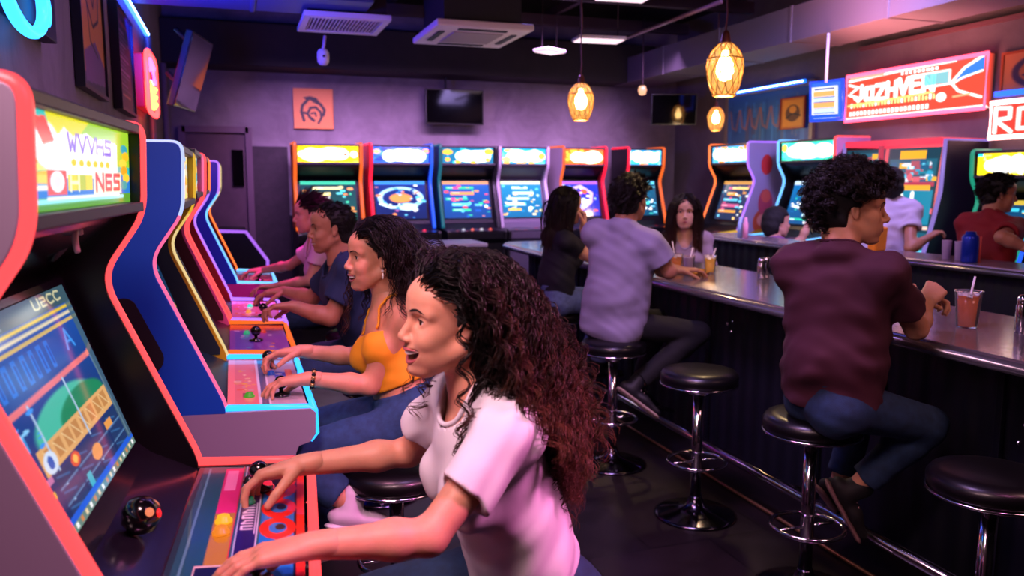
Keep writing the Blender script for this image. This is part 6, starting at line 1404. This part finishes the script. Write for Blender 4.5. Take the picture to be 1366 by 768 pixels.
# --- 8 man in maroon
hd_ = atD(1140, 279, 2.86); nk = hd_ + V(-.065, -.005, -.165)
J = pose(hd_, (.82, -.58, -.03), nk, atD(1108, 532, 2.98), .168, (.80, .42), pfacing=(.96, -.1), arch=-.035, hs=1.04)
J['knR'] = atD(1238, 566, 3.0); J['anR'] = atD(1140, 652, 3.12); J['knL'] = V(2.46, 2.62, .77); J['anL'] = V(2.37, 2.66, .33)
J['toeR'] = J['anR'] + (atD(1185, 735, 3.14) - J['anR']) ; J['toeL'] = J['anL'] + V(.1, .0, -.12)
fixarm(J, 'R', atD(1222, 438, 2.90), atD(1236, 402, 3.06)); fixarm(J, 'L', (2.46, 2.74, 1.10), atD(1216, 402, 3.20))
p = Person(J, (2.06, 2.47, .70), False, h=.005, hh=.0025)
p.body('person', 'man with curly black hair in a maroon t-shirt and jeans on a bar stool', SK2, headkw=dict(mouth=0, eyes=.6, nose=1.0, fat=.98),
    hands=dict(R=dict(hd=(.75, .25, .5), pn=(.3, .6, -.6), side=-1, bends=[(.8, 1.0, .6)] * 4, h=.0026), L=dict(hd=(.8, -.6, .2), pn=(0, -.3, -1), side=1, bends=[(.7, .9, .6)] * 4, h=.0035)))
p.face(lipc='9a5450')
p.shirt(mat('maroon_tee', '3c1222', .85, bump=.1, bscale=400), sleeve=.60, e=.015, loose=.016, hem=-.018, seed=21, amp=.006, scoop=.018)
p.trousers(mat('denim_dark', '142c48', .85, noise=.25, nscale=40, bump=.15, bscale=400), cuff=.06, top=.13)
p.shoes(mat('shoe_blackcanvas', '0c0a0c', .7), mat('sole_brown', '7a5a58', .6))
p.cap(C_BLK, e=.014, name='hair_base', amp=.004, side=.012)
p.hairy(H_BLK, locks=560, per=8, length=.066, seed=22, steps=22, curl=.0085, cfreq=210, rad=.0012, grav=.02, lift=1.2, push=.02, clump=.009, side=.034, keep=lambda P: ~((np.abs(P[:, 1]) > .05) & (P[:, 2] < .035) & (P[:, 0] > -.06)) & ~((P[:, 2] < .01) & (np.abs(P[:, 1]) > .03) & (P[:, 0] > -.08)), hl=.056, facex=None, avoid=False, zmin=-.05, comb=(.12, 0, .15), curl0=.3)
# --- 9 seated woman beyond the far counter
hd_ = atD(1037, 297, 7.5); nk = hd_ + V(-.04, -.02, -.17)
J = pose(hd_, (.8, -.1, 0), nk, nk + V(-.03, -.02, -.5), .135, (.7, .3), hs=1.15)
J['knL'] = J['pelvis'] + V(.3, .2, 0); J['knR'] = J['pelvis'] + V(.3, -.05, 0); J['anL'] = J['knL'] + V(0, 0, -.4); J['anR'] = J['knR'] + V(0, 0, -.4)
fixarm(J, 'R', atD(1070, 318, 7.35), atD(1081, 292, 7.3)); reach(J, 'L', nk + V(.25, .25, -.3))
stool((max(4.84, float(J['pelvis'][0])), float(J['pelvis'][1]), 0), 'stool under the seated woman beyond the far counter', float(J['pelvis'][2]) - .09)
p = Person(J, J['pelvis'] - V(0, 0, .1), True, h=.010, hh=.0045)
p.body('person', 'seated woman with a dark bob and purple top beyond the far counter', SK4, headkw=dict(mouth=0, eyes=.6), hands=dict(R=dict(hd=(.1, 0, 1), pn=(-1, 0, 0), side=-1, bends=GRIP, h=.005)))
p.face(lipc='a04a4a'); p.shirt(mat('purple_top', '7a4a78', .85), sleeve=.4, e=.014, loose=.016, hem=.05, seed=24, amp=.005); p.trousers(TRS)
p.cap(mat('hair_black_smooth', '0c0809', .45), e=.016, amp=.003, back=-.1, extra=[(ell((-.05, 0, -.03), (.075, .085, .085)), .03)])
# --- 10 standing in a white shirt behind the maroon man
hd_ = atD(1189, 246, 6.2); nk = hd_ + V(-.02, .0, -.14)
J = pose(hd_, (.6, .75, 0), nk, (nk[0] - .02, nk[1] + .0, .92), .165, (.7, .6))
J['knL'] = V(nk[0] + .02, nk[1] + .12, .48); J['knR'] = V(nk[0] + .02, nk[1] - .10, .48); J['anL'] = J['knL'] + V(-.02, 0, -.39); J['anR'] = J['knR'] + V(-.02, 0, -.39)
fixarm(J, 'R', nk + V(-.02, -.26, -.33), nk + V(.10, -.30, -.10) + V(0, 0, -.15)); reach(J, 'L', nk + V(.3, .2, -.35))
p = Person(J, (nk[0], nk[1], 0), False, h=.010, hh=.0045)
p.body('person', 'standing man in a white t-shirt seen from behind, partly hidden by the curly haired man', SK3, headkw=dict(mouth=0, eyes=.6), hands=dict(R=dict(hd=(.6, -.1, .3), pn=DN, side=-1, bends=GRIP, h=.005)))
p.face(); p.shirt(mat('white_tee2', 'b8acc0', .85), sleeve=.5, e=.016, loose=.02, hem=.08, seed=26, amp=.006); p.trousers(TRS); p.shoes(mat('shoe_black', '0c0c10', .6), None)
p.cap(mat('hair_black_smooth', '0c0809', .45), e=.014, amp=.004, back=-.1, extra=[(ell((-.05, 0, -.04), (.07, .075, .065)), .03)])
q_ = p.J['wrR']; c_ = atD(1170, 322, 5.75)
t = thing('tote_bag', 'small orange bag standing on the far counter behind the curly haired man', 'bag', (CX0 + .2, c_[1] * (CX0 + .2) / c_[0], CZ + .001), .3)
MB().prism([(-.07, 0), (.07, 0), (.085, .17), (-.085, .17)], -.035, .035).build('bag_body', mat('orange_bag', 'e8880c', .6), t, bevel=.012); MB().tube([(-.04, 0, .165), (-.035, 0, .23), (.035, 0, .23), (.04, 0, .165)], .005, 6).build('bag_handle', mat('orange_bag', 'e8880c'), t)
# --- 11 man in red at the right
hd_ = atD(1333, 259, 5.38); nk = hd_ + V(-.045, .0, -.165)
J = pose(hd_, (.80, -.55, -.08), nk, (nk[0] - .05, nk[1] + .02, .90), .165, (.9, .1))
J['knL'] = V(nk[0], nk[1] + .12, .46); J['knR'] = V(nk[0], nk[1] - .10, .46); J['anL'] = J['knL'] + V(-.02, 0, -.38); J['anR'] = J['knR'] + V(-.02, 0, -.38)
fixarm(J, 'R', atD(1336, 316, 5.0), atD(1366, 332, 4.95) + V(.04, .0, .0)); reach(J, 'L', nk + V(.32, .18, -.3))
p = Person(J, (nk[0], nk[1], 0), False, h=.008, hh=.004)
p.body('person', 'man with short dark hair in a red t-shirt playing at the right edge', SK3, headkw=dict(mouth=0, eyes=.6), hands=dict(R=dict(hd=(.9, -.2, 0), pn=DN, side=-1, bends=REST, h=.0045)))
p.face(); p.shirt(mat('red_tee', '7c0f1a', .8), sleeve=.7, e=.016, loose=.02, hem=.1, seed=28, amp=.006); p.trousers(TRS); p.shoes(mat('shoe_black', '0c0c10', .6), None)
p.cap(C_BLK, e=.010, name='hair_base', amp=.003)
p.hairy(H_BLK, locks=260, per=7, length=.05, seed=29, steps=9, curl=.003, cfreq=90, rad=.002, grav=.05, lift=.7, push=.008, clump=.010, hl=.06, facex=None, avoid=False, zmin=-.05)
# ------------------------------------------------------------------ light
W_ = D.worlds.new('world'); SC.world = W_; W_.use_nodes = True
W_.node_tree.nodes['Background'].inputs[0].default_value = (*lin('5a3a7a'), 1); W_.node_tree.nodes['Background'].inputs[1].default_value = .025
def area(name, loc, tgt, size, e, c, spread=None):
    L = D.objects.new(name, D.lights.new(name, 'AREA')); COL.objects.link(L); L.data.shape = 'RECTANGLE'; L.data.size = size[0]; L.data.size_y = size[1]
    L.data.energy = e; L.data.color = lin(c); L.location = loc; L.rotation_euler = (Vector(tgt) - Vector(loc)).to_track_quat('-Z', 'Y').to_euler()
    if spread: L.data.spread = spread
    return L
area('magenta_flood', (1.75, .35, 3.1), (.68, 1.7, .9), (.4, .4), 19, 'ff84d0', 1.1)
area('magenta_flood', (1.5, 5.4, 3.3), (.2, 5.2, .9), (.4, .4), 32, 'ff40c8', .95)
area('magenta_bounce_fill', (-.3, 5.0, 1.95), (1.6, 6.2, 2.9), (.3, .5), 7, 'ff70e0')  # unseen fill added to imitate bounce on the vent and cassette undersides
area('blue_duct_fill', (-.45, 5.9, 2.5), (.2, 6.5, 3.0), (.3, .3), 55, '2040ff')  # unseen fill added to turn the top left duct blue
area('arcade_fill', (-.15, .5, 3.1), (.5, 2.0, 1.1), (.4, .4), 13, 'ffc8d0', 1.6)  # unseen fill added to brighten the nearest players
area('arcade_fill', (.0, 2.4, 3.2), (.55, 3.2, 1.1), (.4, .6), 11, 'ffa0c8', 1.6)  # unseen fill added over the left row to lighten the faces
area('violet_wash', (2.5, 8.2, 3.0), (2.6, 10, 1.3), (4.5, .3), 105, 'd8a0f0', 1.3)
area('violet_wash', (.6, 3.6, 3.3), (-.66, 3.6, 1.6), (.3, 3.5), 18, 'b880f0', 1.8)
area('blue_flood', (2.0, 6.6, 3.3), (2.3, 4.6, .7), (.8, .8), 26, '8078ff', 1.6)
area('violet_flood', (1.0, 2.2, 3.3), (2.1, 3.1, .9), (.6, .6), 24, 'c8a0f0', 1.5)
area('cool_fill', (4.1, 4.3, 3.3), (5.0, 6.6, 1.2), (.6, .6), 52, 'b8a0f8', 1.7)  # unseen fill added to brighten the right wall cabinets and mural
area('pink_duct_fill', (4.5, 5.2, 1.95), (5.1, 5.4, 3.0), (.3, 2.8), 60, 'ff9088', 1.6)  # unseen upward fill added to tint the duct underside pink
area('bar_fill', (3.2, .3, 3.3), (2.4, 2.6, 1.1), (.7, .7), 30, 'ffb4b4')  # unseen fill added to brighten the bar side and the maroon shirted man
area('screen_fill', (-.42, 1.05, 2.35), (.5, 1.75, 1.2), (.35, .35), 6, 'ffc4d4', 1.6)  # unseen fill added to imitate screen light on the nearest woman's face
SC.view_settings.exposure = -0.12
